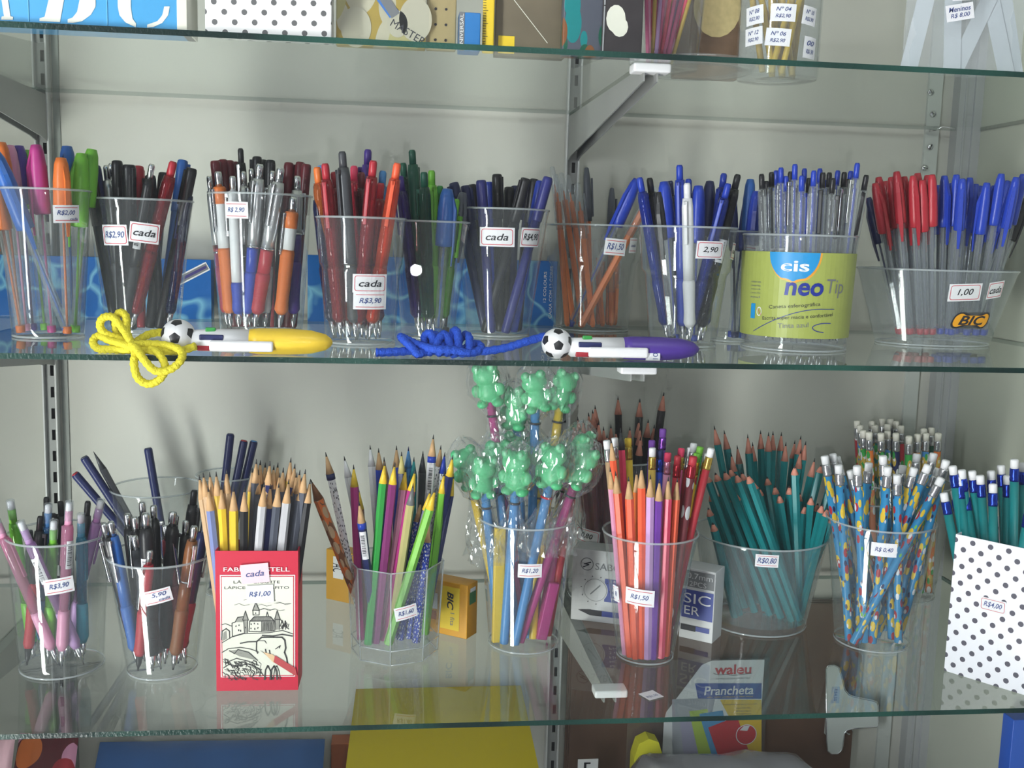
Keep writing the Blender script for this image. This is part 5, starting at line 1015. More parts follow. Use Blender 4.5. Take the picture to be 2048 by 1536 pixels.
# ------------------------------------------------------------------ football pens and their cords
def catmull(pts, k=8):
    pts = [Vector(p) for p in pts]; out = []
    for i in range(len(pts)-1):
        p0, p1, p2, p3 = pts[max(i-1, 0)], pts[i], pts[i+1], pts[min(i+2, len(pts)-1)]
        for j in range(k):
            t = j/k; out.append(.5*((2*p1)+(p2-p0)*t+(2*p0-5*p1+4*p2-p3)*t*t+(3*p1-p0-3*p2+p3)*t**3))
    return out+[pts[-1]]
def football_pen(bx_, by_, rpx, tipx, col, cname, label, slider):
    y = .0; R = rpx*(S+.016)/FPX; cy_ = R+.002; cpt = atY(bx_, by_, cy_); cen = Vector((cpt.x, cy_, ZM+R+.0003)); ex = atY(tipx, 695, cy_).x-cen.x
    t = empty('football_pen', cen, label, 'pen', 'four-colour football pens')
    bm = bmesh.new(); bmesh.ops.create_icosphere(bm, subdivisions=1, radius=1); bmesh.ops.bevel(bm, geom=bm.verts[:], offset=33.333, offset_type='PERCENT', affect='VERTICES', segments=1)
    fl = [(f, len(f.verts)) for f in bm.faces]; blk = set(f.index for f, n_ in fl if n_ == 5)
    bm.faces.index_update(); blk = set(i for i, f in enumerate(bm.faces) if len(f.verts) == 5)
    g = G(); Rm = Matrix.Rotation(.5, 4, 'X') @ Matrix.Rotation(.9, 4, 'Z')
    for i, f in enumerate(bm.faces):
        vs = [v.co.copy() for v in f.verts]; c0 = sum(vs, Vector())/len(vs); n_ = len(vs); sub = 5; pv = []; pf = []; m_ = pm('black') if i in blk else pm('white')
        for j in range(n_):
            a, b = vs[j], vs[(j+1) % n_]; base = len(pv)
            for p in range(sub+1):
                for q in range(sub+1-p): pv.append((c0+(a-c0)*(p/sub)+(b-c0)*(q/sub)).normalized()*R)
            idx = lambda p, q: base+sum(sub+1-pp for pp in range(p))+q
            for p in range(sub):
                for q in range(sub-p):
                    pf.append((idx(p, q), idx(p+1, q), idx(p, q+1)))
                    if q < sub-p-1: pf.append((idx(p+1, q), idx(p+1, q+1), idx(p, q+1)))
        g.add(pv, pf, m_, True, Rm)
    bm.free(); g.build('football', t)
    X = Matrix.Rotation(PI/2, 4, 'Y'); r = R*.78; L0 = R*.7; e = ex
    zoff = Matrix.Translation((0, 0, -(R-r)*1.0))
    G().lathe([(r*.55, L0), (r*.8, L0+.003), (r*.86, L0+.02), (r*.9, e*.46)], 28, pm('white'), zoff @ X).build('upper_barrel', t)
    G().lathe([(r*.91, e*.46), (r, e*.52), (r*1.0, e*.72), (r*.9, e*.86), (r*.62, e*.955), (r*.30, e*.99), (.001, e)], 28, pm(col, .18), zoff @ X).build('lower_barrel', t)
    zc = -(R-r)
    for nm_, cc, za, x0, x1 in (('slot', 'navy', r*.30, L0+.008, e*.30), ('slider', slider, -r*.52, L0+.006, L0+.022), ('slider', 'green', r*.80, L0+.012, L0+.02)):
        yy = -math.sqrt(max(0, (r*.88)**2-za**2)); gg = G().bbox((x0, yy-.0008, zc+za-.0022), (x1, yy+.003, zc+za+.0022), .0012, pm(cc, .25)); gg.build(nm_, t)
    gg = G(); gg.bbox((L0+.016, -r*.95-.0028, zc-r*.72), (e*.62, -r*.80, zc-r*.72+.0085), .0022, pm('white', .2)); gg.bbox((L0+.0175, -r*.9, zc-r*.6), (L0+.024, -r*.5, zc-r*.6+.004), .001, pm('white', .2)); gg.build('clip', t)
    return t, cen, R, r, zc, e
tY = football_pen(357, 680, 33, 665, 'yellow', 'yellow', 'fat yellow and white pen with a football end lying at the shelf edge', 'red')
tN = football_pen(1114, 677, 31, 1398, 'violet', 'navy', 'fat indigo and white pen with a football end lying at the shelf edge', 'red')
t_, cen_, R_, r_, zc_, e_ = tN
fN = lambda u, v, k=0: Vector((e_*.655+u, -(r_*1.0+.0003+.0001*k)*math.cos(v/r_+.35), zc_-(r_+.0003+.0001*k)*math.sin(-v/r_+.35)*1.0))
g = G(); g.sheet(fN, -.006, -.0075, .006, .0068, M_PAPER, 2, 8, 0); g.text(fN, '10', .002, -.002, .006, .0042, M_INKB, 2, rot=PI/2); g.build('price_sticker', t_)
M_CY = mat('cord_yellow', srgb(226, 212, 50), .75, bump=.9, bscale=650); M_CB = mat('cord_blue', srgb(24, 75, 190), .75, bump=.9, bscale=650)
def cord(pp, r_, m_, label):
    pts = []
    for (x, y, yy) in pp:
        q = atY(x, y, yy)
        if yy > -.004: q.z = max(q.z, ZM+r_*1.05)
        pts.append(q)
    cp = catmull(pts, 9); g = G()
    g.tube(cp, lambda q: r_*(1+.09*math.sin(q*(len(cp)-1)*1.9)), 10, m_)
    return tag(g.build('cord'), label, 'cord')
cord([(332, 664, .030), (300, 668, .022), (275, 682, .014), (262, 688, .008), (240, 678, .012), (212, 668, .014), (200, 652, .013), (206, 636, .012), (224, 634, .012), (240, 650, .010), (262, 684, .006), (268, 700, .004), (255, 690, .014), (235, 668, .018), (231, 640, .018), (240, 625, .016), (252, 634, .014), (253, 662, .010), (262, 684, .003),
      (272, 692, .010), (256, 700, .003), (222, 701, .008), (196, 697, .010), (186, 684, .012), (197, 672, .014), (222, 682, .010), (256, 692, .002), (270, 702, -.003), (268, 728, -.009), (276, 756, -.010), (298, 768, -.010), (322, 756, -.010), (330, 732, -.009), (316, 706, -.005), (290, 694, .003), (264, 688, .001),
      (274, 698, -.006), (290, 722, -.013), (312, 742, -.014), (342, 738, -.013), (363, 718, -.010), (360, 700, -.004), (328, 690, .0015), (286, 688, .000), (264, 694, -.002), (292, 700, .000), (330, 704, .001), (360, 702, .0035), (392, 692, .003)], .0031, M_CY, 'bright yellow braided cord looped over the edge of the middle shelf')
cb = [(752, 705, .006), (785, 704, .008), (822, 701, .012), (846, 692, .016), (850, 672, .018), (862, 668, .014), (868, 696, .010), (856, 704, .008), (850, 684, .024), (872, 670, .026), (884, 690, .014), (880, 706, .006), (872, 690, .008), (888, 668, .014), (900, 690, .010), (896, 706, .006), (904, 668, .018), (914, 664, .014), (916, 700, .008),
      (906, 706, .012), (926, 672, .022), (938, 676, .014), (936, 704, .008), (918, 704, .014), (950, 688, .018), (962, 696, .012), (942, 706, .007), (905, 700, .004), (870, 698, .003), (838, 690, .010), (815, 680, .014), (802, 674, .016), (812, 684, .010), (828, 700, .006), (836, 709, .004), (860, 702, .010), (900, 704, .016), (960, 703, .012), (1010, 696, .012), (1050, 684, .014), (1090, 672, .020)]
cord(cb, .0034, M_CB, 'royal blue cord knotted in a lump before the green and navy pens')
# ================================================================== highest shelf
def front_fn(X0, Y0, Z0): return lambda u, v, k=0: Vector((X0+u, Y0-.0003-.00012*k, Z0+v))
def pxpoly(g, Y, pts, m, k=0, X0=0, Z0=0, obj=None):
    o = obj or Vector((0, 0, 0)); vs = []
    for x, y in pts:
        p = atY(x, y, Y); vs.append((p.x-o.x, Y-.0003-.00012*k-o.y, p.z-o.z))
    g.add(vs, [tuple(range(len(vs)))], m)
# blue stencil packet
Y = .003; a_ = atY(-60, 40, Y); b_ = atY(372, 40, Y); base = Vector((a_.x, Y, ZT))
t = empty('stencil_packet', base, 'sky blue packet of large white stencil letters at the edge of the highest shelf', 'stencil packet')
wd_, hp = b_.x-a_.x, .115
G().bbox((0, 0, 0), (wd_, .046, hp), .0006, mat('packet_blue', srgb(75, 160, 215), .4)).build('card', t)
G().box((wd_-.0065, -.0006, 0), (wd_+.0006, .046, hp), M_CREAM).build('card_border', t)
Z8 = lambda pts: [(x/2.926, y/2.926) for x, y in pts]
M_LET = mat('letter_cream', srgb(222, 224, 214), .55)
g = G()
def mir(pts, ym): return pts+[(x, 2*ym-y) for x, y in reversed(pts)]
pxpoly(g, Y, Z8([(10, 0), (-40, -260), (-20, -300), (10, -300), (48, 0), (62, 95), (78, 100), (76, 117), (8, 116), (10, 98), (24, 95)]), M_LET, 1, obj=base)
pxpoly(g, Y, Z8([(285, 0), (300, -300), (250, -300), (250, -316), (392, -316), (375, 0), (352, 130), (232, 124), (232, 108), (262, 98)]), M_LET, 1, obj=base)
pxpoly(g, Y, Z8([(405, -316), (480, -310), (520, -270), (525, -200), (490, -150), (430, -112), (445, -96), (520, -70), (560, -20), (560, 40), (532, 88), (480, 125), (430, 134), (397, 133), (397, 113), (425, 104), (452, 70), (466, 0), (455, -60), (410, -90), (410, -110), (440, -150), (448, -250), (405, -300)]), M_LET, 1, obj=base)
pxpoly(g, Y, Z8([(790, -316), (740, -280), (700, -200), (688, -100), (690, 40), (700, 90), (735, 132), (795, 160), (797, 138), (776, 110), (766, 40), (768, -100), (775, -200), (797, -290)]), M_LET, 1, obj=base)
pxpoly(g, Y, Z8([(862, 163), (900, 158), (950, 135), (985, 90), (994, 38), (962, 38), (950, 90), (922, 124), (862, 145)]), M_LET, 1, obj=base)
g.build('letters', t)
for x in (165, 625): 
    g = G(); p = atY(x/2.926, 30, Y)-base; g.box((p.x, -.0006, .001), (p.x+.0006, 0, hp-.001), mat('fold_line', srgb(110, 185, 225), .4)); g.build('fold', t)
# polka dot box
Y = .004; a_, b_ = atY(410, 50, Y), atY(663, 60, Y)
tb2 = empty('polka_dot_box', (a_.x, Y, ZT), 'white box with grey polka dots on the highest shelf beside the blue packet', 'box')
G().bbox((0, 0, 0), (b_.x-a_.x, .030, .12), .0008, dots('polka_box', (238, 238, 238), (98, 98, 100), .0148, .145, .035, True)).build('carton', tb2)
# yellow paint packs, ruler pack, small packs
PAL['dullgold'] = (176, 150, 62); PAL['dullcream'] = (196, 190, 165)
M_YP = printed('paintpack', 'dullgold', ['dullcream', 'dullcream', 'beige'], 26, .42); M_DC = mat('dull_cream', srgb(192, 187, 165), .5)
def pack(x0, x1, Y, h, m, label, name='craft_pack', d=.012, cat='pack'):
    a_, b_ = atY(x0, 60, Y), atY(x1, 70, Y); t = empty(name, (a_.x, Y, ZT), label, cat); G().bbox((0, 0, 0), (b_.x-a_.x, d, h), .0012, m).build('card', t); return t, b_.x-a_.x, (lambda u, v, k=0: Vector((u, -.0003-.00012*k, v)))
t, w_, f_ = pack(672, 852, .03, .11, M_YP, 'yellow and cream craft pack beside the polka dot box on the highest shelf')
g = G(); g.text(f_, 'MASTER', w_*.80, .012, .030, .006, M_INK, 2, rot=-.5); g.stroke(f_, [(w_*.42, .045), (w_*.62, .027)], .009, mat('marker_blue', srgb(60, 120, 200), .4), 2); g.stroke(f_, [(w_*.50, .040), (w_*.64, .026)], .0075, M_GR, 3)
for x, y, r in ((.22, .014, .012), (.88, .022, .013), (.68, .018, .008), (.7, .05, .010)): g.disc(f_, w_*x, y, r, r*1.3, M_DC, 1)
g.build('printed_face', t)
G().add([(-.002, -.004, .0005), (w_+.002, -.004, .0005), (w_+.002, -.0035, .108), (-.002, -.0035, .108)], [(0, 1, 2, 3)], M_SLEEVE).build('clear_sleeve', t)
t, w_, f_ = pack(853, 912, .034, .10, mat('ruler_tan', srgb(168, 152, 110), .45), 'pale yellow ruler pack with punched marks behind the small blue box', d=.006)
g = G()
for i in range(7):
    for j in (0, 1): g.disc(f_, w_*(.3+.35*j), .008+.012*i, .0011, .0011, M_INK, 1, 10, 1)
g.build('printed_marks', t)
t, w_, f_ = pack(918, 961, .03, .030, mat('small_blue', srgb(50, 125, 195), .4), 'small blue box with vertical white lettering between the rulers', 'small_box', .02, 'box')
g = G(); g.sheet(f_, 0, 0, w_*.25, .03, M_GR, 1, 1, 0); g.text(f_, 'UNIVERSAL', w_*.12, .015, .027, .0028, M_WHT, 1, rot=PI/2); g.build('printed_face', t)
t, w_, f_ = pack(965, 988, .036, .11, M_YL, 'narrow yellow ruler standing beside the small blue box', 'ruler', .002, 'ruler')
g = G()
for i in range(50): g.sheet(f_, 0, .003+.002*i, w_*(.45 if i % 5 == 0 else .28), .0034+.002*i, M_INK, 1, 1, 0)
g.build('scale_marks', t)
t, w_, f_ = pack(990, 1130, .045, .11, mat('tan_board', srgb(112, 102, 84), .5, var=.2, bscale=60), 'dull tan board pack in a clear sleeve on the highest shelf')
g = G(); g.stroke(f_, [(w_*.1, .055), (w_*.75, .012)], .0006, M_CREAM, 1); g.sheet(f_, w_*.05, .002, w_*.28, .016, M_YL, 2, 1, 0); g.build('printed_face', t)
t, w_, f_ = pack(1126, 1212, .03, .11, printed('tealfoil', 'slate', ['teal', 'darkgreen', 'brown'], 60, .42), 'dark teal patterned pack beside the tan board')
t, w_, f_ = pack(1205, 1285, .026, .11, mat('dark_foil', srgb(62, 58, 60), .22, var=.3, bscale=80), 'dark glossy pack with a white cloud shape')
g = G(); g.disc(f_, w_*.32, .030, .008, .011, M_CREAM, 1, 14); g.disc(f_, w_*.42, .024, .007, .008, M_CREAM, 2, 12); g.stroke(f_, [(w_*.02, 0), (w_*.0+.001, .04), (w_*.05, .1)], .0012, M_SILV, 2); g.build('printed_face', t)
t, w_, f_ = pack(1352, 1480, .11, .11, mat('wood_pack', srgb(120, 95, 75), .5, var=.3, bscale=50), 'brown pack behind the cup of pink sticks')
g = G(); g.disc(f_, w_*.62, .062, .022, .026, mat('cream_print', srgb(215, 195, 140), .6, var=.2, bscale=200), 1, 18); g.build('printed_face', t)
# cup of pink sticks and its dish
def lone_cup(name, cx, cy, z, rb, rt, h, label, m=None):
    t = empty(name, (cx, cy, z), label, 'cup'); W_ = .0012
    G().lathe([(rb-.001, 0), (rb, .0015), (rt, h-.001), (rt+.0005, h), (rt-W_, h), (rb-W_, .003), (.0004, .003), (.0004, 0)], 48, m or M_CUP, close=True).build('body', t)
    c = Cup(); c.x, c.y, c.rb, c.rt, c.h, c.z, c.sy, c.floor, c.o = cx, cy, rb, rt, h, z, 1, .003, t; c.r = lambda q: rb+(rt-rb)*max(0, min(1, q/h)); return c
pc = atY(1330, 90, .075)
CUPS['t1'] = lone_cup('stick_cup', pc.x, .078, ZT, .030, .036, .10, 'clear cup of pink and yellow sticks on the highest shelf')
g = G().lathe([(.0505, 0), (.052, .001), (.0545, .0065), (.053, .0068), (.050, .0015), (.0375, .0015), (.0375, 0)], 64, M_CUP2, close=True)
tag(g.build('clear_dish', None, (atY(1395, 100, .07).x, .078, ZT)), 'shallow clear round dish rim around the cup of pink sticks', 'dish')
it = []
for i in range(16):
    c_ = ['pink', 'palepink', 'neonpink', 'gold', 'pink', 'lilac'][i % 6]; n_ = {'neonpink': 'hot pink', 'palepink': 'pale pink', 'gold': 'dull yellow'}.get(c_, c_)+' stick'
    it.append((1290+i*7.5, -95+((i*37) % 30), 1296+((i*53) % 50), -.7+((i*29) % 14)/10, -.6+((i*17) % 12)/10, 'rod', n_, 'craft_stick', 'stick', dict(c=c_)))
def p_rod(t, L, c, R=.0017): G().lathe([(R*.8, 0), (R, .0006), (R, L-.0006), (R*.8, L)], 10, pm(c, .4)).build('rod', t)
KIND['rod'] = p_rod
_oz = atY
def fill_top(*a):
    fill(*a)
fill_top('t1', 'the high stick cup', 'the dark pack', 'sticks in the high cup', it)
pc = onZ(1556, 150, ZT)
CUPS['t2'] = lone_cup('label_jar', atY(1556, 100, .10).x, .10, ZT, .036, .037, .13, 'clear jar plastered with handwritten tags holding yellow sticks', M_CUP2)
it = []
for i in range(14):
    it.append((1490+i*10.5, -110+((i*31) % 40), 1525+((i*41) % 62), -.6+((i*29) % 13)/10, -.5+((i*17) % 11)/10, 'rod', ('yellow' if i % 3 else 'amber')+' stick', 'craft_stick', 'stick', dict(c='yellow' if i % 3 else 'gold', R=.0028)))
fill('t2', 'the tagged jar', 'the brown pack', 'yellow sticks in the tagged jar', it)
def price2(key, px_, py_, w, h, l1, l2, rot=0):
    c = CUPS[key]; fn = cup_fn(c, px_, py_, rot); s = fn.scale; sticker(c.o, fn, w*s, h*s, [(l1, 0, .2, .6, .24), (l2, 0, -.2, .6, .24)], '', M_INKB)
price2('t2', 1509, 31, 42, 36, 'Nº 08', 'R$2,90', .08); price2('t2', 1567, 25, 50, 34, 'Nº 04', 'R$2,90', -.04); price2('t2', 1619, 32, 36, 36, 'Nº 10', 'R$2,90', -.1)
price2('t2', 1507, 73, 42, 34, 'Nº 12', 'R$2,90', .06); price2('t2', 1556, 74, 50, 34, 'Nº 06', 'R$2,90', -.08); price2('t2', 1619, 96, 34, 42, '00', 'R$1,90', -.05)
# frosted bag of strips
Yb = .004; p0, p1 = atY(1832, 60, Yb), atY(2075, 60, Yb); t = empty('strip_bag', (p0.x, Yb, ZT), 'frosted clear bag of white strips standing where the highest shelf meets the side wall', 'bag')
w_ = min(p1.x, XPR-.004)-p0.x
M_FROST = clear('frosted_bag', (.93, .95, .96), haze=.16, hcol=(.85, .87, .9), rough=.15)
vs = []; fs = []
for s_ in (0, 1):
    for j in range(9):
        for i in range(9):
            u, v = i/8, j/8; b = .016*math.sin(PI*u)*(1 if s_ else -1)*(1-.3*v)+.004*noise.noise(Vector((u*4, v*5, s_*7))); vs.append((u*w_, .02+b, v*.12+.0005))
    for j in range(8):
        for i in range(8): a = s_*81+j*9+i; fs.append((a, a+1, a+10, a+9))
G().add(vs, fs, M_FROST, True).build('bag_film', t)
for k, (xa, xb) in enumerate(((.25, .05), (.35, .42), (.9, .45), (.55, .9), (.7, .98))):
    g = G().poly([(w_*xb-.0075, .002), (w_*xb+.0075, .002), (w_*xa+.0075, .115), (w_*xa-.0075, .115)], .018+.0012*k, .0188+.0012*k, mat('strip_white', srgb(196, 203, 208), .5)); g.build('plastic_strip', t)
fs2 = lambda u, v, k=0: Vector((w_*.36+u, .0025-.0001*k, v))
for dx, dz, r in ((0, .046, .2), (.004, .062, .1)):
    sticker(t, lambda u, v, k=0: fs2(dx+u*math.cos(r)-v*math.sin(r), dz+u*math.sin(r)+v*math.cos(r), k), .024, .013, [('Meninos', 0, .2, .8, .3), ('R$ 8,00', 0, -.2, .7, .3)], '')

# ================================================================== below the lowest shelf
M_MDF = mat('hardboard_brown', srgb(98, 74, 60), .55, var=.22, bscale=25)
A = atY(1141, 1209, D-.012); B_ = atY(1722, 1206, D-.012); wc = B_.x-A.x; zc2 = A.z
for k in range(3):
    t = empty('clipboard', (A.x+.002*k, D-.0035-.0042*(k+1), ZB+.0005), ['brown hardboard clipboard against the wall, rearmost of three', 'brown hardboard clipboard between the other two', 'brown hardboard clipboard lying on its side under a silver clip'][k], 'clipboard')
    G().bbox((0, 0, 0), (wc-.002*k, .003, zc2-ZB-.001*k), .0008, M_MDF).build('board', t)
    if k == 2:
        yq = D-.0035-.0126; o = Vector((A.x+.004, yq, ZB+.0005)); pts = []
        Zc = lambda x, y: (lambda p: (p.x-o.x, p.z-o.z))(atY(x, y, yq-.006))
        ol = [(1651, 1336), (1655, 1330), (1667, 1329), (1676, 1334), (1681, 1350), (1688, 1378), (1696, 1388), (1708, 1393), (1740, 1399), (1752, 1403), (1755, 1410), (1755, 1447), (1752, 1452), (1706, 1455), (1692, 1459), (1687, 1466), (1684, 1490), (1681, 1500), (1674, 1506), (1662, 1506), (1654, 1500), (1652, 1480)]
        g = G(); pp_ = [Zc(x, y) for x, y in ol]
        M_CLIP = mat('clip_silver', srgb(205, 212, 208), .45, .1)
        g.poly(pp_, -.0085, -.0065, M_CLIP); g.tube([Vector((x, -.0078, z)) for x, z in pp_+[pp_[0]]], .0011, 8, M_METAL)
        g.box((pp_[0][0]+.007, -.0066, pp_[20][1]+.02), (pp_[0][0]+.011, 0, pp_[0][1]-.02), M_CLIP); cl_ = g.build('clip', t)
        c0 = Zc(1700, 1464); g = G().tube([Vector((c0[0]+.004*math.cos(a), -.004, c0[1]+.004*math.sin(a))) for a in [k2*.5 for k2 in range(11)]], .0009, 8, M_METAL); g.build('spring', cl_)
        c1 = Zc(1669, 1388); f_ = lambda u, v, k=0: Vector((c1[0]+u, -.0088-.0001*k, c1[1]+v)); g = G()
        g.sheet(f_, -.0055, -.011, .0055, .011, mat('pale_sticker', srgb(170, 182, 198), .5), 1, 1, 0); g.text(f_, 'R$4,50', 0, 0, .016, .0045, M_INKB, 1, rot=-PI/2); g.build('price_sticker', cl_)
# leaflet in its clear sleeve
Yl = D-.0035-.0126-.012; X0 = atY(1330, 1400, Yl).x; X1 = atY(1524, 1400, Yl).x; Zt = atY(1480, 1318, Yl).z; wl_ = X1-X0; hl_ = Zt-ZB-.002
t = empty('clipboard_leaflet', (X0, Yl, ZB+.0005), 'printed leaflet in a clear sleeve, showing coloured clipboards, against the brown boards', 'leaflet')
lf = lambda u, v, k=0: Vector((u*wl_, -.0003-.00012*k, hl_-v*hl_))
def Lp(x, y): p = atY(x, y, Yl); return ((p.x-X0)/wl_, (Zt-p.z)/hl_)
g = G().poly([(0, 0), (wl_, 0), (wl_, hl_), (wl_*.46, hl_), (wl_*.36, hl_*.97), (wl_*.02, hl_*.62), (0, hl_*.55)], 0, .0006, M_WHT); g.build('paper', t)
g = G(); pl_ = lambda pts, m_, k: g.add([lf(*Lp(x, y), k) for x, y in pts], [tuple(range(len(pts)))], m_)
M_LBL = mat('leaf_blue', srgb(40, 75, 160), .5); M_LY = mat('leaf_yellow', srgb(235, 195, 30), .5); M_LR = mat('leaf_red', srgb(205, 40, 50), .5)
pl_([(1390, 1364), (1523, 1364), (1523, 1395), (1396, 1395)], M_LBL, 1); pl_([(1440, 1397), (1523, 1397), (1523, 1530), (1510, 1530)], M_LY, 1)
pl_([(1344, 1396), (1400, 1394), (1430, 1396), (1400, 1530), (1345, 1505)], mat('leaf_grey', srgb(170, 172, 180), .5), 1); pl_([(1360, 1440), (1386, 1440), (1406, 1530), (1378, 1530), (1366, 1500)], mat('leaf_lilac', srgb(170, 165, 190), .5), 2)
pl_([(1378, 1420), (1415, 1415), (1436, 1530), (1402, 1530)], mat('leaf_lime', srgb(180, 205, 70), .5), 3); pl_([(1398, 1425), (1445, 1418), (1470, 1530), (1430, 1530)], mat('leaf_sky', srgb(80, 155, 205), .5), 4); pl_([(1416, 1452), (1474, 1430), (1500, 1508), (1444, 1532)], M_LR, 5)
c_ = Lp(1492, 1466); 
def lfm(u, v, k=0): return lf(c_[0]+u/wl_, c_[1]-v/hl_, k)
g.disc(lfm, 0, 0, .0135, .0135, M_WHT, 7, 28); g.disc(lfm, 0, 0, .0125, .0125, M_LR, 8, 28); fillpoly(g, lfm, [(-.009, .006), (-.004, .0115), (.004, .012), (.001, .005)], M_WHT, 9)
def ltx(s_, x, y, w_px, h_px, m_, **kw): c0 = Lp(x, y); f0 = lambda u, v, k=0: lf(c0[0]+u/wl_, c0[1]-v/hl_, k); q = 1/1707.; g.text(f0, s_, 0, 0, w_px*q, h_px*q, m_, kw.pop('k', 3), **kw)
ltx('waleu', 1466, 1336, 80, 22, M_LR, bold=.022); ltx('MATERIAL ESCOLAR E ESCRITÓRIO', 1466, 1354, 74, 4, M_GR)
ltx('Prancheta', 1458, 1378, 108, 20, M_WHT, bold=.015, shear=.1); ltx('não solta pedaços e não risca', 1460, 1391, 100, 4, M_LY); ltx('Indispensável para uso em', 1480, 1406, 74, 4, M_INK)
for k, s_ in enumerate(('Escritórios', 'Escolas', 'Hospitais', 'Indústria')): ltx(s_, 1487, 1413+6*k, 32, 3.4, M_INK)
c0 = Lp(1466, 1345); f0 = lambda u, v, k=0: lf(c0[0]+u/wl_, c0[1]-v/hl_, k); g.stroke(f0, [(-.025, .001), (-.018, -.001), (-.008, -.0005), (0, -.0022), (.012, -.001), (.024, .0002)], .0008, M_GR, 3)
g.build('printing', t)
x0 = atY(1255, 1400, Yl).x-X0
G().box((x0, -.0045, 0), (wl_+.005, -.0043, hl_+.004), M_SLEEVE).build('clear_sleeve', t)
# yellow pocket pack
Yp = D-.06; p_ = atY(1268, 1522, Yp); q_ = atY(1324, 1518, Yp); tz = atY(1296, 1478, Yp).z; t = empty('yellow_case', (p_.x, Yp, ZB), 'small yellow case with a shiny stud peeking up beside the leaflet', 'case')
w_ = q_.x-p_.x; h_ = tz-ZB
G().poly([(0, 0), (w_, 0), (w_, h_*.78), (w_*.85, h_*.95), (w_*.5, h_), (w_*.15, h_*.93), (0, h_*.72)], 0, .02, mat('case_yellow', srgb(220, 215, 60), .45)).build('case_body', t)
G().box((-.0015, -.0015, 0), (w_+.0015, 0, h_*.58), M_WHT).build('white_sleeve', t)
G().lathe([(.001, -.001), (.003, 0), (.001, .001)], 12, M_METAL, Matrix.Translation((w_*.55, -.001, h_*.8))).build('stud', t)
# grey plastic bag spread below
p_ = atY(1250, 1512, D-.10); q_ = atY(1730, 1512, D-.10); vs = []; fs = []; n_ = 26; m2_ = 10; zz = atY(1500, 1503, D-.10).z
for j in range(m2_+1):
    for i in range(n_+1):
        u, v = i/n_, j/m2_; hgt = (zz-ZB)*1.04*min(1, u*9+.4, (1-u)*3.2)*math.sin(PI*min(1, .08+v*.9))**.35
        vs.append((p_.x+(q_.x-p_.x)*u, D-.2+.15*v, ZB+.001+max(0, hgt)+.006*noise.noise(Vector((u*9, v*6, 2)))*(1 if 0 < j < m2_ else 0)))
for j in range(m2_):
    for i in range(n_): a = j*(n_+1)+i; fs.append((a, a+1, a+n_+2, a+n_+1))
ob = G().add(vs, fs, clear('grey_bag', (.78, .78, .80), haze=.55, hcol=(.42, .42, .45), rough=.25, wrinkle=30), True).build('plastic_bag'); md = ob.modifiers.new('thick', 'SOLIDIFY'); md.thickness = .0006
tag(ob, 'crumpled grey translucent plastic bag at the foot of the clipboards', 'plastic bag')
# white hook card
p_ = atY(1156, 1519, D-.05); q_ = atY(1197, 1519, D-.05); w_ = q_.x-p_.x; h_ = p_.z-ZB
t = empty('hook_card', (p_.x, D-.05, ZB), 'white card with a black hanging slot below the lowest shelf', 'card'); G().bbox((0, 0, 0), (w_, .0012, h_), .0005, M_WHT).build('card', t)
fh = lambda u, v, k=0: Vector((u, -.0003-.0001*k, v)); g = G(); g.sheet(fh, w_*.3, h_-.012, w_*.42, h_-.004, M_INK, 1, 1, 0); g.sheet(fh, w_*.3, h_-.0062, w_*.62, h_-.004, M_INK, 1, 1, 0); g.build('printed_slot', t)
# yellow folder leaning back
def slab(pts4, th, m, name, label, cat):
    a, b, c_, d_ = [Vector(p) for p in pts4]; n_ = (b-a).cross(d_-a).normalized()*th; vs = [a, b, c_, d_, a+n_, b+n_, c_+n_, d_+n_]
    t = empty(name, (a+b)/2, label, cat); o = (a+b)/2
    G().add([v-o for v in vs], [(0, 1, 2, 3), (7, 6, 5, 4), (0, 4, 5, 1), (1, 5, 6, 2), (2, 6, 7, 3), (3, 7, 4, 0)], m).build('cover', t); return t, o
tl_, tr_ = atY(712, 1386, D-.022), atY(1041, 1386, D-.022); tr_.z = tl_.z
bl_, br_ = atY(692, 1540, D-.145), atY(1073, 1540, D-.145); br_.z = bl_.z
k_ = min(1.9, (tl_.z-ZB-.004)/(tl_.z-bl_.z)); bl2, br2 = tl_+(bl_-tl_)*k_, tr_+(br_-tr_)*k_
print('FOLDER', tl_, bl_, k_)
t, o = slab((bl2, br2, tr_, tl_), .006, mat('folder_yellow', srgb(182, 164, 12), .4, var=.05, bscale=20), 'ring_folder', 'mustard yellow folder leaning against the wall under the lowest shelf', 'folder')
e0, e1 = tl_.lerp(bl2, .30)*.06+tr_.lerp(br2, .30)*.94, tl_.lerp(bl2, .75)*.08+tr_.lerp(br2, .75)*.92
G().tube([e0-o+Vector((0, -.003, .004)), e1-o+Vector((0, -.003, .004))], .0009, 6, pm('gold')).build('elastic_band', t)
# blue folder bag and red pack
bl_, br_ = atY(170, 1536, D-.12), atY(640, 1536, D-.12); tl_, tr_ = atY(200, 1484, D-.05), atY(650, 1478, D-.05)
def puff(a, b, c_, d_, th, m, name, label, cat, sc=5):
    vs = []; fs = []; N = 16; nn = (b-a).cross(d_-a).normalized()
    for s_ in (1, -1):
        for j in range(N+1):
            for i in range(N+1):
                u, v = i/N, j/N; p = a.lerp(b, u).lerp(d_.lerp(c_, u), v); q = (math.sin(PI*u)*math.sin(PI*v))**.35
                vs.append(p+nn*(s_*th*q*(1+.35*noise.noise(Vector((u*sc, v*sc, s_))))))
    for s_ in (0, 1):
        for j in range(N):
            for i in range(N): k = s_*(N+1)**2+j*(N+1)+i; f = (k, k+1, k+N+2, k+N+1); fs.append(f if s_ == 0 else f[::-1])
    return tag(G().add(vs, fs, m, True).build(name), label, cat)
dn = lambda p, q: Vector((p.x, p.y-.05, ZB+.012))
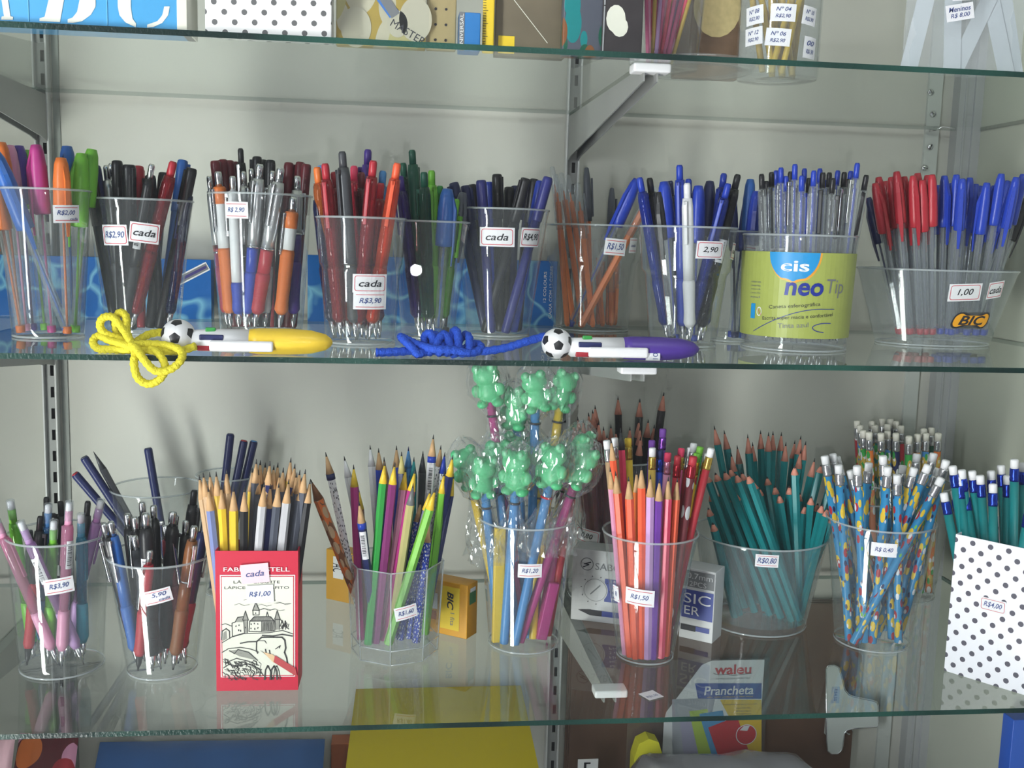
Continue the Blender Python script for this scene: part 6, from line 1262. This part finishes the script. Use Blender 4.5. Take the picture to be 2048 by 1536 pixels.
puff(dn(bl_, tl_), dn(br_, tr_), tr_, tl_, .011, mat('blue_vinyl', srgb(46, 82, 132), .3, var=.25, bscale=14), 'pencil_case', 'glossy blue vinyl case below the lowest shelf', 'pencil case')
bl_, br_ = atY(20, 1536, D-.11), atY(150, 1536, D-.11); tl_, tr_ = atY(40, 1466, D-.06), atY(158, 1468, D-.06)
puff(dn(bl_, tl_), dn(br_, tr_), tr_, tl_, .009, printed('redcase', 'darkred', ['orange', 'palepink', 'red'], 20, .42), 'printed_pouch', 'red and orange printed pouch beside the blue vinyl case', 'pouch')
bl_, br_ = atY(-60, 1536, D-.16), atY(20, 1536, D-.16); tl_, tr_ = atY(-60, 1480, D-.12), atY(30, 1478, D-.12)
puff(dn(bl_, tl_), dn(br_, tr_), tr_, tl_, .008, mat('pink_vinyl', srgb(225, 180, 190), .35, var=.2, bscale=18), 'pink_pouch', 'pale pink pouch at the very corner beside the red pouch', 'pouch')
p_ = atY(662, 1500, D-.03); q_ = atY(700, 1500, D-.03); t = empty('orange_book', (p_.x, D-.03, ZB), 'dull orange book spine between the blue case and the mustard folder', 'book')
G().bbox((0, 0, 0), (q_.x-p_.x, .025, atY(680, 1488, D-.03).z-ZB), .001, mat('book_orange', srgb(180, 100, 60), .5)).build('cover', t)
# blue packet at the far side
p_ = atY(2022, 1500, .16); w_ = XPR-.004-p_.x; t = empty('blue_packet', (p_.x, .16, ZB), 'royal blue packet standing against the side wall under the polka dot bin', 'packet')
G().bbox((0, 0, 0), (w_, .02, atY(2040, 1440, .16).z-ZB), .001, mat('packet_royal', srgb(45, 90, 185), .35)).build('packet_body', t)
# stray price tag under the neon pencils
p_ = onZ(1302, 1391, ZL+.0004); g = G(); f_ = lambda u, v, k=0: Vector((u*math.cos(.45)-v*math.sin(.45), u*math.sin(.45)+v*math.cos(.45), .0003+.0001*k))
g.sheet(f_, -.0085, -.008, .0085, .008, M_PAPER, 2, 1, 0); g.text(f_, 'R$1,50', 0, -.002, .012, .004, M_INKB, 1)
tag(g.build('loose_price_tag', None, p_), 'loose white price tag stuck flat on the lowest glass before the neon pencils', 'price tag')
